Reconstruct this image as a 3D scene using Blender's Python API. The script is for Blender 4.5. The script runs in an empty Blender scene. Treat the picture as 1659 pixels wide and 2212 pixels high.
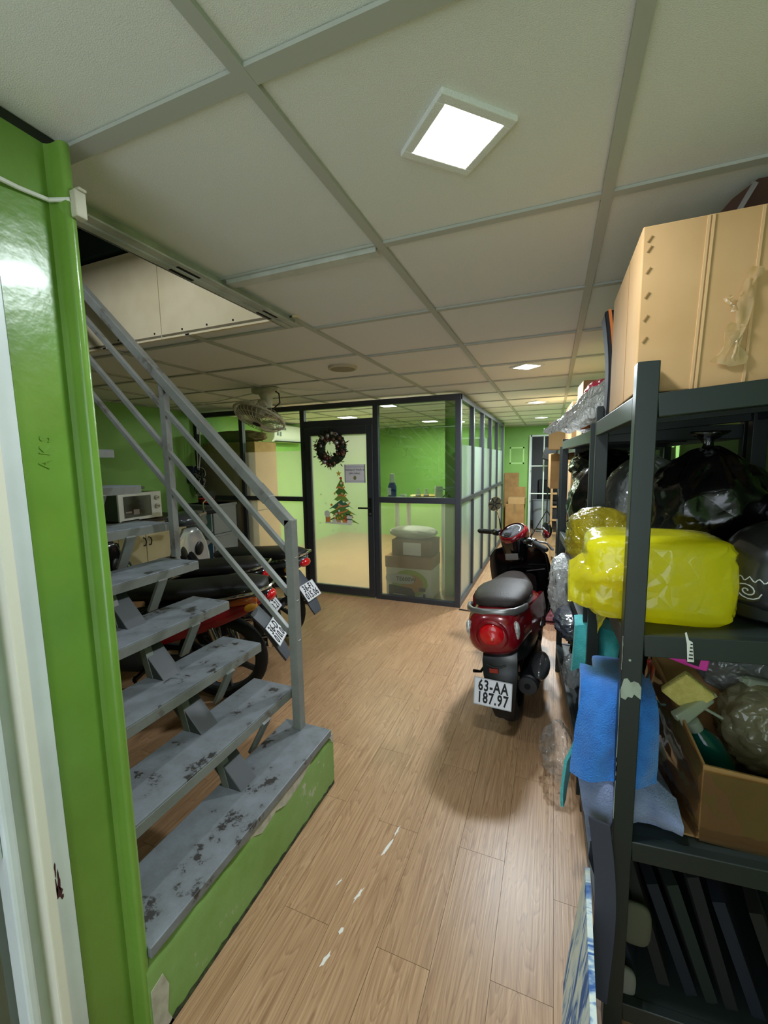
import bpy, bmesh, math, random
from mathutils import Vector, Matrix, noise as mnoise
random.seed(7)
PI = math.pi
scene = bpy.context.scene
COL = scene.collection

# ------------------------------------------------------------------ camera
cam_d = bpy.data.cameras.new('camera'); cam = bpy.data.objects.new('camera', cam_d); COL.objects.link(cam)
cam_d.sensor_fit = 'VERTICAL'; cam_d.sensor_height = 36.0
cam_d.lens = 904.7 / 2212 * 36.0
cam_d.clip_start = 0.02; cam_d.clip_end = 60
yaw, pit, rol = math.radians(21.955), math.radians(6.866), math.radians(-0.977)
_f = Vector((-math.sin(yaw)*math.cos(pit), math.cos(yaw)*math.cos(pit), -math.sin(pit)))
_r = Vector((math.cos(yaw), math.sin(yaw), 0)); _u = _r.cross(_f)
_r2 = _r*math.cos(rol) + _u*math.sin(rol); _u2 = _u*math.cos(rol) - _r*math.sin(rol)
cam.matrix_world = Matrix(((_r2.x,_u2.x,-_f.x,0),(_r2.y,_u2.y,-_f.y,0),(_r2.z,_u2.z,-_f.z,1.465),(0,0,0,1)))
scene.camera = cam

# ------------------------------------------------------------------ world, exposure
w = bpy.data.worlds.new('world'); scene.world = w; w.use_nodes = True
w.node_tree.nodes['Background'].inputs[0].default_value = (0.8, 0.9, 1, 1)
w.node_tree.nodes['Background'].inputs[1].default_value = 2.1
scene.view_settings.view_transform = 'Standard'; scene.view_settings.look = 'None'
scene.view_settings.gamma = 1; scene.view_settings.use_curve_mapping = False
scene.view_settings.exposure = 0.68
# lamp powers (W) of the ceiling panels: corridor from the entrance inwards, then the office
P_FRONT, P_MAIN, P_MID, P_FAR, P_OFFICE = 2, 8.5, 28, 34, 30

# ------------------------------------------------------------------ helpers
def lin(c):
    if isinstance(c, str):
        c = c.lstrip('#'); c = tuple(int(c[i:i+2], 16)/255 for i in (0, 2, 4))
    return tuple((v/12.92 if v <= 0.04045 else ((v+0.055)/1.055)**2.4) for v in c)

def mat(name, c, rough=0.5, metal=0.0, c2=None, nscale=6.0, bump=0.0, bscale=60.0, spec=0.5,
        trans=0.0, alpha=1.0, ior=1.45, coat=0.0, emit=0.0, stretch=(1, 1, 1), lo=0.4, hi=0.65, detail=4, sheen=0.0):
    m = bpy.data.materials.new(name); m.use_nodes = True
    nt = m.node_tree; b = nt.nodes['Principled BSDF']; L = nt.links.new
    b.inputs['Base Color'].default_value = (*lin(c), 1)
    b.inputs['Roughness'].default_value = rough; b.inputs['Metallic'].default_value = metal
    b.inputs['Specular IOR Level'].default_value = spec
    b.inputs['Transmission Weight'].default_value = trans; b.inputs['Alpha'].default_value = alpha
    b.inputs['IOR'].default_value = ior; b.inputs['Coat Weight'].default_value = coat
    b.inputs['Coat Roughness'].default_value = 0.08
    if sheen: b.inputs['Sheen Weight'].default_value = sheen
    if emit:
        b.inputs['Emission Color'].default_value = (*lin(c), 1); b.inputs['Emission Strength'].default_value = emit
    if c2 is not None or bump:
        tc = nt.nodes.new('ShaderNodeTexCoord'); mp = nt.nodes.new('ShaderNodeMapping')
        mp.inputs['Scale'].default_value = stretch; L(tc.outputs['Object'], mp.inputs['Vector'])
    if c2 is not None:
        n = nt.nodes.new('ShaderNodeTexNoise'); n.inputs['Scale'].default_value = nscale; n.inputs['Detail'].default_value = detail
        r = nt.nodes.new('ShaderNodeValToRGB')
        r.color_ramp.elements[0].position = lo; r.color_ramp.elements[1].position = hi
        r.color_ramp.elements[0].color = (*lin(c), 1); r.color_ramp.elements[1].color = (*lin(c2), 1)
        L(mp.outputs[0], n.inputs['Vector']); L(n.outputs['Fac'], r.inputs['Fac']); L(r.outputs['Color'], b.inputs['Base Color'])
    if bump:
        n2 = nt.nodes.new('ShaderNodeTexNoise'); n2.inputs['Scale'].default_value = bscale; n2.inputs['Detail'].default_value = 3
        bp = nt.nodes.new('ShaderNodeBump'); bp.inputs['Strength'].default_value = bump; bp.inputs['Distance'].default_value = 0.01
        L(mp.outputs[0], n2.inputs['Vector']); L(n2.outputs['Fac'], bp.inputs['Height']); L(bp.outputs[0], b.inputs['Normal'])
    return m

def film(name, c, transp=0.5, rough=0.15, c_diff=None, blur=None, ior=1.45, gloss=1.0, crumple=0.0, cscale=22):
    """thin sheet: transparent/blurred see-through mixed with a diffuse skin and a clear gloss"""
    m = bpy.data.materials.new(name); m.use_nodes = True; nt = m.node_tree; L = nt.links.new
    for n in list(nt.nodes): nt.nodes.remove(n)
    out = nt.nodes.new('ShaderNodeOutputMaterial')
    if blur is None:
        t = nt.nodes.new('ShaderNodeBsdfTransparent')
    else:
        t = nt.nodes.new('ShaderNodeBsdfRefraction'); t.inputs['IOR'].default_value = 1.001; t.inputs['Roughness'].default_value = blur
    t.inputs['Color'].default_value = (*lin(c), 1)
    d = nt.nodes.new('ShaderNodeBsdfDiffuse'); d.inputs['Color'].default_value = (*lin(c_diff or c), 1)
    tl = nt.nodes.new('ShaderNodeBsdfTranslucent'); tl.inputs['Color'].default_value = (*lin(c_diff or c), 1)
    dm = nt.nodes.new('ShaderNodeMixShader'); dm.inputs[0].default_value = 0.6; L(d.outputs[0], dm.inputs[1]); L(tl.outputs[0], dm.inputs[2])
    m1 = nt.nodes.new('ShaderNodeMixShader'); m1.inputs[0].default_value = transp; L(dm.outputs[0], m1.inputs[1]); L(t.outputs[0], m1.inputs[2])
    g = nt.nodes.new('ShaderNodeBsdfGlossy'); g.inputs['Roughness'].default_value = rough; g.inputs['Color'].default_value = (1, 1, 1, 1)
    fr = nt.nodes.new('ShaderNodeFresnel')
    ge = nt.nodes.new('ShaderNodeNewGeometry'); mr = nt.nodes.new('ShaderNodeMapRange')      # same reflectance on both faces of the sheet
    mr.inputs[3].default_value = ior; mr.inputs[4].default_value = 1/ior
    L(ge.outputs['Backfacing'], mr.inputs[0]); L(mr.outputs[0], fr.inputs['IOR'])
    mu = nt.nodes.new('ShaderNodeMath'); mu.operation = 'MULTIPLY'; mu.inputs[1].default_value = gloss; mu.use_clamp = True
    L(fr.outputs[0], mu.inputs[0])
    m2 = nt.nodes.new('ShaderNodeMixShader'); L(mu.outputs[0], m2.inputs[0]); L(m1.outputs[0], m2.inputs[1]); L(g.outputs[0], m2.inputs[2])
    L(m2.outputs[0], out.inputs['Surface'])
    if crumple: crumple_bump(nt, (d, tl, g), crumple, cscale)
    return m

def crumple_bump(nt, shaders, strength, scale):
    L = nt.links.new
    tc = nt.nodes.new('ShaderNodeTexCoord'); n = nt.nodes.new('ShaderNodeTexNoise'); n.inputs['Scale'].default_value = scale*.5
    L(tc.outputs['Object'], n.inputs['Vector'])
    ad = nt.nodes.new('ShaderNodeVectorMath'); ad.operation = 'MULTIPLY_ADD'; ad.inputs[1].default_value = (.06, .06, .06)
    L(n.outputs['Color'], ad.inputs[0]); L(tc.outputs['Object'], ad.inputs[2])
    hs = []
    for k in (1, 2.3):
        v = nt.nodes.new('ShaderNodeTexVoronoi'); v.feature = 'DISTANCE_TO_EDGE'; v.inputs['Scale'].default_value = scale*k; L(ad.outputs[0], v.inputs['Vector']); hs.append(v)
    a2 = nt.nodes.new('ShaderNodeMath'); a2.operation = 'MULTIPLY_ADD'; a2.inputs[1].default_value = .5
    L(hs[1].outputs['Distance'], a2.inputs[0]); L(hs[0].outputs['Distance'], a2.inputs[2])
    b = nt.nodes.new('ShaderNodeBump'); b.inputs['Strength'].default_value = strength; b.inputs['Distance'].default_value = .02
    L(a2.outputs[0], b.inputs['Height'])
    for s in shaders: L(b.outputs[0], s.inputs['Normal'])

def ring_circle(n=16, r=1.0, r2=None, ex=2.0):
    r2 = r if r2 is None else r2; o = []
    for i in range(n):
        a = 2*PI*i/n; ca, sa = math.cos(a), math.sin(a)
        o.append((r*math.copysign(abs(ca)**(2/ex), ca), r2*math.copysign(abs(sa)**(2/ex), sa)))
    return o

class MB:
    def __init__(s): s.v = []; s.f = []; s.m = []; s.mi = 0
    def add(s, vs, fs):
        k = len(s.v); s.v += [Vector(v) for v in vs]
        for f in fs: s.f.append([k+i for i in f]); s.m.append(s.mi)
        return s
    def box(s, a, b):
        x0,y0,z0 = a; x1,y1,z1 = b
        return s.add([(x0,y0,z0),(x1,y0,z0),(x1,y1,z0),(x0,y1,z0),(x0,y0,z1),(x1,y0,z1),(x1,y1,z1),(x0,y1,z1)],
                     [(3,2,1,0),(4,5,6,7),(0,1,5,4),(1,2,6,5),(2,3,7,6),(3,0,4,7)])
    def cbox(s, c, d, rot=None):
        k = len(s.v); s.box([-i/2 for i in d], [i/2 for i in d])
        for i in range(k, len(s.v)):
            p = s.v[i]; p = (rot @ p) if rot is not None else p; s.v[i] = p + Vector(c)
        return s
    def bar(s, p, q, w, h, up=(0, 0, 1)):
        """rectangular bar from p to q, w across, h along up"""
        p, q = Vector(p), Vector(q); d = (q-p).normalized(); u = Vector(up)
        x = d.cross(u)
        if x.length < 1e-4: u = Vector((0, 1, 0)); x = d.cross(u)
        x.normalize(); u = x.cross(d)
        vs = [c + x*sx*w/2 + u*su*h/2 for c in (p, q) for sx, su in ((-1,-1),(1,-1),(1,1),(-1,1))]
        return s.add(vs, [(0,1,2,3),(7,6,5,4),(0,4,5,1),(1,5,6,2),(2,6,7,3),(3,7,4,0)])
    def loft(s, rings, cap=True, closed=True):
        n = len(rings[0]); k = len(s.v); vs = [p for r in rings for p in r]; fs = []
        m = n if closed else n-1
        for i in range(len(rings)-1):
            for j in range(m):
                a, b = i*n+j, i*n+(j+1) % n; fs.append((a, b, b+n, a+n))
        if cap and closed: fs.append(tuple(reversed(range(n)))); fs.append(tuple(range((len(rings)-1)*n, len(rings)*n)))
        return s.add(vs, fs)
    def tube(s, pts, r, n=8, cap=True):
        pts = [Vector(p) for p in pts]; rings = []; prev = None
        for i, p in enumerate(pts):
            d = (pts[min(i+1, len(pts)-1)] - pts[max(i-1, 0)]).normalized()
            if prev is None:
                prev = Vector((0, 0, 1)) if abs(d.z) < 0.9 else Vector((1, 0, 0))
            x = d.cross(prev).normalized(); y = x.cross(d).normalized(); prev = y
            rr = r[i] if isinstance(r, (list, tuple)) else r
            rings.append([p + x*math.cos(2*PI*j/n)*rr + y*math.sin(2*PI*j/n)*rr for j in range(n)])
        return s.loft(rings, cap)
    def cyl(s, p, q, r, n=16, r2=None): return s.tube([p, q], [r, r if r2 is None else r2], n)
    def lathe(s, prof, c=(0, 0, 0), axis='z', n=20, arc=None, rot=None):
        """prof: (radius, height) pairs"""
        rings = []
        for r, h in prof:
            ring = []
            for j in range(n):
                a = 2*PI*j/n; x, y = r*math.cos(a), r*math.sin(a)
                p = {'z': (x, y, h), 'y': (x, h, -y), 'x': (h, x, y)}[axis]
                p = Vector(p)
                if rot is not None: p = rot @ p
                ring.append(p + Vector(c))
            rings.append(ring)
        return s.loft(rings, cap=(tuple(prof[0]) != tuple(prof[-1])))
    def ell(s, c, r, n=14, m=9, rot=None, ex=2.0):
        rings = []
        for i in range(m+1):
            t = -PI/2 + PI*i/m; cz, sz = max(1e-3, math.cos(t)), math.sin(t)
            if ex != 2.0:
                cz = cz**(2/ex); sz = math.copysign(abs(sz)**(2/ex), sz)
            ring = []
            for (x, y) in ring_circle(n, 1, 1, ex):
                p = Vector((x*cz*r[0], y*cz*r[1], sz*r[2]))
                if rot is not None: p = rot @ p
                ring.append(p + Vector(c))
            rings.append(ring)
        return s.loft(rings)
    def prism(s, poly, d0, d1, plane='xy'):
        """2-D outline extruded between d0 and d1 along the remaining axis"""
        def P(u, v, d): return {'xy': (u, v, d), 'xz': (u, d, v), 'yz': (d, u, v)}[plane]
        n = len(poly)
        vs = [P(u, v, d0) for u, v in poly] + [P(u, v, d1) for u, v in poly]
        fs = [tuple(range(n)), tuple(range(2*n-1, n-1, -1))] + [(i, i+n, (i+1) % n + n, (i+1) % n) for i in range(n)]
        return s.add(vs, fs)
    def grid(s, fn, nu, nv):
        vs = [fn(i/nu, j/nv) for i in range(nu+1) for j in range(nv+1)]
        fs = [(i*(nv+1)+j, (i+1)*(nv+1)+j, (i+1)*(nv+1)+j+1, i*(nv+1)+j+1) for i in range(nu) for j in range(nv)]
        return s.add(vs, fs)
    def sheet(s, fn, nu, nv, th):
        """thick sheet from a surface function"""
        def nrm(u, v):
            e = 1e-3; a = Vector(fn(min(u+e, 1), v)) - Vector(fn(max(u-e, 0), v)); b = Vector(fn(u, min(v+e, 1))) - Vector(fn(u, max(v-e, 0)))
            c = a.cross(b); return c.normalized() if c.length > 1e-9 else Vector((0, 0, 1))
        top = []; bot = []
        for i in range(nu+1):
            for j in range(nv+1):
                p = Vector(fn(i/nu, j/nv)); q = nrm(i/nu, j/nv)*th/2; top.append(p+q); bot.append(p-q)
        k = len(top); W = nv+1; fs = []
        for i in range(nu):
            for j in range(nv):
                a = i*W+j; fs.append((a, a+W, a+W+1, a+1)); fs.append((k+a+1, k+a+W+1, k+a+W, k+a))
        for i in range(nu):
            a = i*W; fs.append((a, k+a, k+a+W, a+W)); a = i*W+nv; fs.append((a+W, k+a+W, k+a, a))
        for j in range(nv):
            fs.append((j+1, k+j+1, k+j, j)); a = nu*W+j; fs.append((a, k+a, k+a+1, a+1))
        return s.add(top+bot, fs)
    def xf(s, M, k=0):
        for i in range(k, len(s.v)): s.v[i] = M @ s.v[i]
        return s
    def build(s, name, mt, parent=None, smooth=False, world=True, bevel=0.0, seg=2, sub=0, fixn=True):
        me = bpy.data.meshes.new(name)
        vs = s.v
        if parent is not None and world:
            inv = wmat(parent).inverted(); vs = [inv @ v for v in vs]
        me.from_pydata([tuple(v) for v in vs], [], s.f)
        mts = mt if isinstance(mt, (list, tuple)) else [mt]
        for x in mts: me.materials.append(x)
        if len(mts) > 1: me.polygons.foreach_set('material_index', s.m)
        if fixn or smooth:
            bm = bmesh.new(); bm.from_mesh(me); bmesh.ops.recalc_face_normals(bm, faces=bm.faces); bm.to_mesh(me); bm.free()
        if smooth:
            me.polygons.foreach_set('use_smooth', [True]*len(me.polygons))
            if smooth != 'all': me.set_sharp_from_angle(angle=math.radians(40))
        o = bpy.data.objects.new(name, me); COL.objects.link(o)
        if parent is not None: o.parent = parent
        if bevel:
            md = o.modifiers.new('bevel', 'BEVEL'); md.width = bevel; md.segments = seg; md.limit_method = 'ANGLE'
        if sub:
            md = o.modifiers.new('sub', 'SUBSURF'); md.levels = sub; md.render_levels = sub
        return o

def wmat(o):
    m = Matrix.LocRotScale(o.location, o.rotation_euler, o.scale)
    return (wmat(o.parent) @ m) if o.parent else m
def tag(o, label=None, cat=None, group=None, kind=None):
    if label: o['label'] = label
    if cat: o['category'] = cat
    if group: o['group'] = group
    if kind: o['kind'] = kind
    return o
def thing(name, label, cat, loc=(0, 0, 0), rotz=0.0, group=None, kind=None):
    o = bpy.data.objects.new(name, None); COL.objects.link(o); o.empty_display_size = 0.05
    o.location = loc; o.rotation_euler = (0, 0, rotz)
    return tag(o, label, cat, group, kind)
def struct(name): return thing(name, None, None, kind='structure')
def copy_tree(o, parent=None):
    c = o.copy(); COL.objects.link(c); c.parent = parent
    for ch in o.children: copy_tree(ch, c)
    return c
def text_mesh(txt, size, depth=0.0006, bold=0.0, sx=1.0, spacing=1.0):
    """flat lettering as mesh data (x right, y up), centred"""
    cu = bpy.data.curves.new('lettering', 'FONT'); cu.body = txt; cu.size = size; cu.extrude = depth; cu.offset = bold
    cu.align_x = 'CENTER'; cu.align_y = 'CENTER'; cu.resolution_u = 2; cu.space_character = spacing
    o = bpy.data.objects.new('lettering', cu); COL.objects.link(o)
    dg = bpy.context.evaluated_depsgraph_get(); dg.update()
    me = bpy.data.meshes.new_from_object(o.evaluated_get(dg))
    bpy.data.objects.remove(o); bpy.data.curves.remove(cu)
    for v in me.vertices: v.co.x *= sx
    return me
def text(name, txt, size, mt, parent, M, bold=0.0, sx=1.0, spacing=1.0, depth=0.0006):
    """M: world matrix of the text plane"""
    me = text_mesh(txt, size, depth, bold, sx, spacing); me.name = name; me.materials.clear(); me.materials.append(mt)
    me.transform(wmat(parent).inverted() @ M)
    o = bpy.data.objects.new(name, me); COL.objects.link(o); o.parent = parent; return o
def frame_m(o, x, y):
    """matrix with origin o and axes x (right), y (up)"""
    x = Vector(x).normalized(); y = Vector(y); z = x.cross(y).normalized(); y = z.cross(x)
    return Matrix(((x.x, y.x, z.x, o[0]), (x.y, y.y, z.y, o[1]), (x.z, y.z, z.z, o[2]), (0, 0, 0, 1)))
def nz(p, sc=1.0, seed=0.0):
    return mnoise.noise(Vector((p[0]*sc+seed*7.3, p[1]*sc-seed*3.1, p[2]*sc+seed*1.7)))
def RX(a): return Matrix.Rotation(math.radians(a), 3, 'X')
def RY(a): return Matrix.Rotation(math.radians(a), 3, 'Y')
def RZ(a): return Matrix.Rotation(math.radians(a), 3, 'Z')
def M4(r, t): return Matrix.Translation(Vector(t)) @ r.to_4x4()
# ------------------------------------------------------------------ materials
def wood_floor():
    m = bpy.data.materials.new('wood_plank'); m.use_nodes = True; nt = m.node_tree; L = nt.links.new; b = nt.nodes['Principled BSDF']
    tc = nt.nodes.new('ShaderNodeTexCoord'); oi = nt.nodes.new('ShaderNodeObjectInfo')
    mul = nt.nodes.new('ShaderNodeMath'); mul.operation = 'MULTIPLY'; mul.inputs[1].default_value = 60; L(oi.outputs['Random'], mul.inputs[0])
    cb = nt.nodes.new('ShaderNodeCombineXYZ'); L(mul.outputs[0], cb.inputs[0]); L(mul.outputs[0], cb.inputs[1])
    ad = nt.nodes.new('ShaderNodeVectorMath'); ad.operation = 'ADD'; L(tc.outputs['Object'], ad.inputs[0]); L(cb.outputs[0], ad.inputs[1])
    mp = nt.nodes.new('ShaderNodeMapping'); mp.inputs['Scale'].default_value = (9, 0.9, 1); L(ad.outputs[0], mp.inputs[0])
    n = nt.nodes.new('ShaderNodeTexNoise'); n.inputs['Scale'].default_value = 1.6; n.inputs['Detail'].default_value = 2; n.inputs['Distortion'].default_value = 0.6
    L(mp.outputs[0], n.inputs['Vector'])
    rg = nt.nodes.new('ShaderNodeMath'); rg.operation = 'MULTIPLY'; rg.inputs[1].default_value = 15; L(n.outputs['Fac'], rg.inputs[0])
    fr = nt.nodes.new('ShaderNodeMath'); fr.operation = 'FRACT'; L(rg.outputs[0], fr.inputs[0])
    r = nt.nodes.new('ShaderNodeValToRGB'); e = r.color_ramp.elements
    e[0].position = 0.0; e[0].color = (*lin('#845e3e'), 1); e[1].position = 1.0; e[1].color = (*lin('#926c49'), 1)
    for p, c in ((0.25, '#a57d55'), (0.7, '#ab835c'), (0.86, '#b89069')):
        x = e.new(p); x.color = (*lin(c), 1)
    L(fr.outputs[0], r.inputs['Fac'])
    mp2 = nt.nodes.new('ShaderNodeMapping'); mp2.inputs['Scale'].default_value = (150, 3, 1); L(ad.outputs[0], mp2.inputs[0])
    n2 = nt.nodes.new('ShaderNodeTexNoise'); n2.inputs['Scale'].default_value = 1.0; n2.inputs['Detail'].default_value = 4; L(mp2.outputs[0], n2.inputs['Vector'])
    r2 = nt.nodes.new('ShaderNodeValToRGB'); r2.color_ramp.elements[0].position = .35; r2.color_ramp.elements[1].position = .7
    r2.color_ramp.elements[0].color = (*lin('#8d6644'), 1); r2.color_ramp.elements[1].color = (*lin('#c39d74'), 1); L(n2.outputs['Fac'], r2.inputs['Fac'])
    mx = nt.nodes.new('ShaderNodeMix'); mx.data_type = 'RGBA'; mx.inputs[0].default_value = 0.5
    L(r.outputs['Color'], mx.inputs[6]); L(r2.outputs['Color'], mx.inputs[7])
    hs = nt.nodes.new('ShaderNodeHueSaturation'); mr = nt.nodes.new('ShaderNodeMapRange'); mr.inputs[3].default_value = .94; mr.inputs[4].default_value = 1.03
    L(oi.outputs['Random'], mr.inputs[0]); L(mr.outputs[0], hs.inputs['Value']); L(mx.outputs[2], hs.inputs['Color'])
    hs.inputs['Saturation'].default_value = .95
    L(hs.outputs[0], b.inputs['Base Color'])
    bp = nt.nodes.new('ShaderNodeBump'); bp.inputs['Strength'].default_value = .12; bp.inputs['Distance'].default_value = .004
    L(n2.outputs['Fac'], bp.inputs['Height']); L(bp.outputs[0], b.inputs['Normal'])
    b.inputs['Roughness'].default_value = 0.36; b.inputs['Specular IOR Level'].default_value = 0.45
    return m
def worn_paint(name, c, c_worn, c_mid, amount=0.62, scale=14, rough=0.5, bump=.15):
    """paint with grime (mid) and worn-through spots"""
    m = bpy.data.materials.new(name); m.use_nodes = True; nt = m.node_tree; L = nt.links.new; b = nt.nodes['Principled BSDF']
    tc = nt.nodes.new('ShaderNodeTexCoord')
    n = nt.nodes.new('ShaderNodeTexNoise'); n.inputs['Scale'].default_value = scale; n.inputs['Detail'].default_value = 8; n.inputs['Roughness'].default_value = .7
    L(tc.outputs['Object'], n.inputs['Vector'])
    n3 = nt.nodes.new('ShaderNodeTexNoise'); n3.inputs['Scale'].default_value = scale*.35; n3.inputs['Detail'].default_value = 3; L(tc.outputs['Object'], n3.inputs['Vector'])
    av = nt.nodes.new('ShaderNodeMath'); av.operation = 'MULTIPLY_ADD'; av.inputs[1].default_value = .5; L(n.outputs['Fac'], av.inputs[0])
    hf = nt.nodes.new('ShaderNodeMath'); hf.operation = 'MULTIPLY'; hf.inputs[1].default_value = .5; L(n3.outputs['Fac'], hf.inputs[0]); L(hf.outputs[0], av.inputs[2])
    r = nt.nodes.new('ShaderNodeValToRGB'); e = r.color_ramp.elements
    e[0].position = 0.40; e[0].color = (*lin(c), 1); e[1].position = amount; e[1].color = (*lin(c_worn), 1)
    x = e.new(amount-.03); x.color = (*lin(c_mid), 1)
    L(av.outputs[0], r.inputs['Fac']); L(r.outputs['Color'], b.inputs['Base Color'])
    bp = nt.nodes.new('ShaderNodeBump'); bp.inputs['Strength'].default_value = bump; bp.inputs['Distance'].default_value = .005
    L(n.outputs['Fac'], bp.inputs['Height']); L(bp.outputs[0], b.inputs['Normal']); b.inputs['Roughness'].default_value = rough
    return m
m_floor = wood_floor()
m_sub = mat('subfloor', '#5a4632', .8)
m_tile = mat('ceiling_tile', '#eaeae6', .85, c2='#e1e1dc', nscale=300, bump=.25, bscale=450, lo=.3, hi=.7)
m_tile_old = mat('ceiling_tile_stained', '#c9c5b4', .85, c2='#b9b29c', nscale=8, bump=.2, bscale=450)
m_tbar = mat('tee_bar_paint', '#b3b4ab', .55)
m_angle = mat('galvanised_angle', '#c6c7be', .5, .0, c2='#a5a89e', nscale=9)
m_green = mat('green_wall_paint', '#87b35c', .55, c2='#80ad55', nscale=3, bump=.06, bscale=40)
m_green_col = mat('green_gloss_paint', '#6f963c', .28, c2='#678d35', nscale=5, bump=.12, bscale=30, coat=.3)
m_kerb = worn_paint('green_kerb_paint', '#74964a', '#b9b6a4', '#81a35c', .64, 9, .5, .3)
m_plaster = mat('bare_plaster', '#bdb6a6', .9, c2='#a49d8e', nscale=30)
m_dirt = mat('black_dirt', '#2c2f24', .9, c2='#4d5a2f', nscale=40)
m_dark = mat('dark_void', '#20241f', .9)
m_step = worn_paint('grey_step_paint', '#787d83', '#353331', '#6c6f72', .60, 26, .42, .25)
m_steel = worn_paint('grey_rail_paint', '#7f817c', '#625e57', '#74756f', .62, 18, .45, .12)
m_cream = mat('cream_fibreboard', '#e3d3b2', .8, c2='#d9c8a4', nscale=5)
m_alu = mat('charcoal_aluminium', '#3b3d42', .38, .25)
m_glass = film('clear_glass', '#f4fff6', 1.0, .0, ior=1.5, gloss=1.0)
m_frost = film('frosted_film', '#f7fbf4', .80, .25, c_diff='#f0f2ea', blur=.5, ior=1.35)
m_frost_teal = film('frosted_teal_film', '#e6f2ee', .55, .2, c_diff='#dcebe6', blur=.42, ior=1.35)
m_stringer = mat('shaded_grey_steel_paint', '#4e5053', .5)  # stair grey darkened: the shade under the treads is in the colour
m_glass_refl = film('reflective_glass', '#d5e2d5', 1.0, .0, ior=1.5, gloss=5.0)
m_white = mat('white_plastic', '#e6e6e0', .35)
m_offwhite = mat('aged_white_plastic', '#cfc9b4', .45, c2='#a9a48f', nscale=10)
m_white_alu = mat('white_frame_paint', '#dde3e6', .35, c2='#cdd3d6', nscale=4)
m_black = mat('black_plastic', '#141516', .35)
m_blackgloss = mat('black_gloss', '#0b0b0d', .12, coat=.5)
m_rubber = mat('tyre_rubber', '#161616', .75, bump=.2, bscale=120)
m_chrome = mat('chrome', '#d8d8d8', .08, 1.0)
m_grey_metal = mat('grey_metal', '#808285', .35, .8)
m_shelf = mat('shelf_grey_green_paint', '#1d2422', .4, .0, c2='#19201e', nscale=7)
m_shelf_top = mat('shelf_board_steel', '#272e2d', .4, .0)
m_chip = mat('bare_primer_chip', '#9fa79a', .7, c2='#8b9385', nscale=30)
m_card = mat('cardboard', '#b38e61', .85, c2='#aa8557', nscale=5, stretch=(1, 1, 1))
m_card_d = mat('cardboard_brown', '#a17a4c', .85, c2='#8f6a3f', nscale=7)
m_card_in = mat('cardboard_dull_brown', '#7d5f3d', .9)  # darker brown cardboard of the parcel
m_paper = mat('paper', '#e4e2ea', .7)
m_ink = mat('black_ink', '#1c1c1e', .7)
m_led = mat('led_diffuser', '#ffffff', .4, emit=14)
m_led_far = mat('led_diffuser_far', '#fffdf6', .4, emit=9)
m_cable_w = mat('white_cable', '#dcdcd4', .5)
m_cable_k = mat('black_cable', '#191919', .5)
m_redpaint = mat('dark_red_paint', '#7a0d19', .22, .1, coat=.8, spec=.5)
m_redlens = mat('red_lens', '#c8101a', .12, coat=.6)
m_clearlens = mat('clear_lens', '#cfd0cc', .12, .3, c2='#8d8f8f', nscale=60, coat=.6)
m_seat = mat('brown_seat_vinyl', '#271f1c', .5, spec=.3, bump=.15, bscale=220)
m_plate = mat('number_plate_white', '#dfe0e6', .4)
m_amber = mat('amber_lens', '#c98a2b', .2, coat=.5)
# ------------------------------------------------------------------ floor
XL, XR, YF, YB, ZC = -4.15, 0.70, -1.9, 8.80, 2.11
PW, PL = 0.166, 0.83
floor = struct('floor'); tag(floor, 'light oak wood plank floor running down the corridor')
MB().box((XL-.1, YF-.1, -.12), (XR+.1, YB+2.2, -.006)).build('floor_slab', m_sub, floor)
def plank_mesh(w, l):
    mb = MB(); t, g = .0009, .0011
    x0, x1, y0, y1 = g/2, w-g/2, g/2, l-g/2
    mb.box((x0, y0, -.007), (x1, y1, 0))
    me = bpy.data.meshes.new('plank'); me.from_pydata([tuple(v) for v in mb.v], [], mb.f); me.materials.append(m_floor); return me
pm = plank_mesh(PW, PL); cut = {}
NP = [0]
office_mb = MB()
k0 = int(math.floor((XL + .787)/PW)); k1 = int(math.ceil((XR + .787)/PW))
for k in range(k0, k1):
    x = -.787 + PW*k
    ys = (1.01 if k % 2 == 0 else 1.43) - PL*4 + (0.04*((k*37) % 5-2) if k not in (0, 1, 2, 3) else 0)
    j = 0
    while ys + j*PL < YB:
        y = ys + j*PL; j += 1
        if y < YF: continue
        if x + PW/2 < -.84 and y > 4.0 or y + PL < 0.1 or (x+PW/2 < -1.1 and y+PL < 1.3):
            office_mb.box((x+.0009, y+.0009, -.007), (x+PW-.0009, y+PL-.0009, 0)); continue
        o = bpy.data.objects.new('plank', pm); COL.objects.link(o); o.parent = floor; o.location = (x, y, 0); NP[0] += 1
tag(office_mb.build('plank_field', m_floor, floor), kind='stuff')
# pale paint scuffs and drips on the planks
m_scuff = mat('white_paint_drips', '#d8d2c8', .7)
for i, (x, y, l, wd, a) in enumerate(((-.545, 1.33, .085, .011, 12), (-.535, 1.41, .05, .008, 5), (-.573, 1.13, .055, .010, 14), (-.577, 1.01, .022, .012, 10), (-.585, .925, .045, .011, 14), (-.655, 1.145, .03, .006, 16))):
    out = []
    for q in range(10):
        t = 2*PI*q/10; rr = 1 + .35*math.sin(q*3.1+i)
        out.append((wd*.5*rr*math.cos(t), l*.5*rr*math.sin(t)))
    mb = MB().prism(out, 0, .0007, 'xy'); mb.xf(M4(RZ(-a), (x, y, 0.0)))
    mb.build('paint_scuff', m_scuff, floor)

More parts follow.
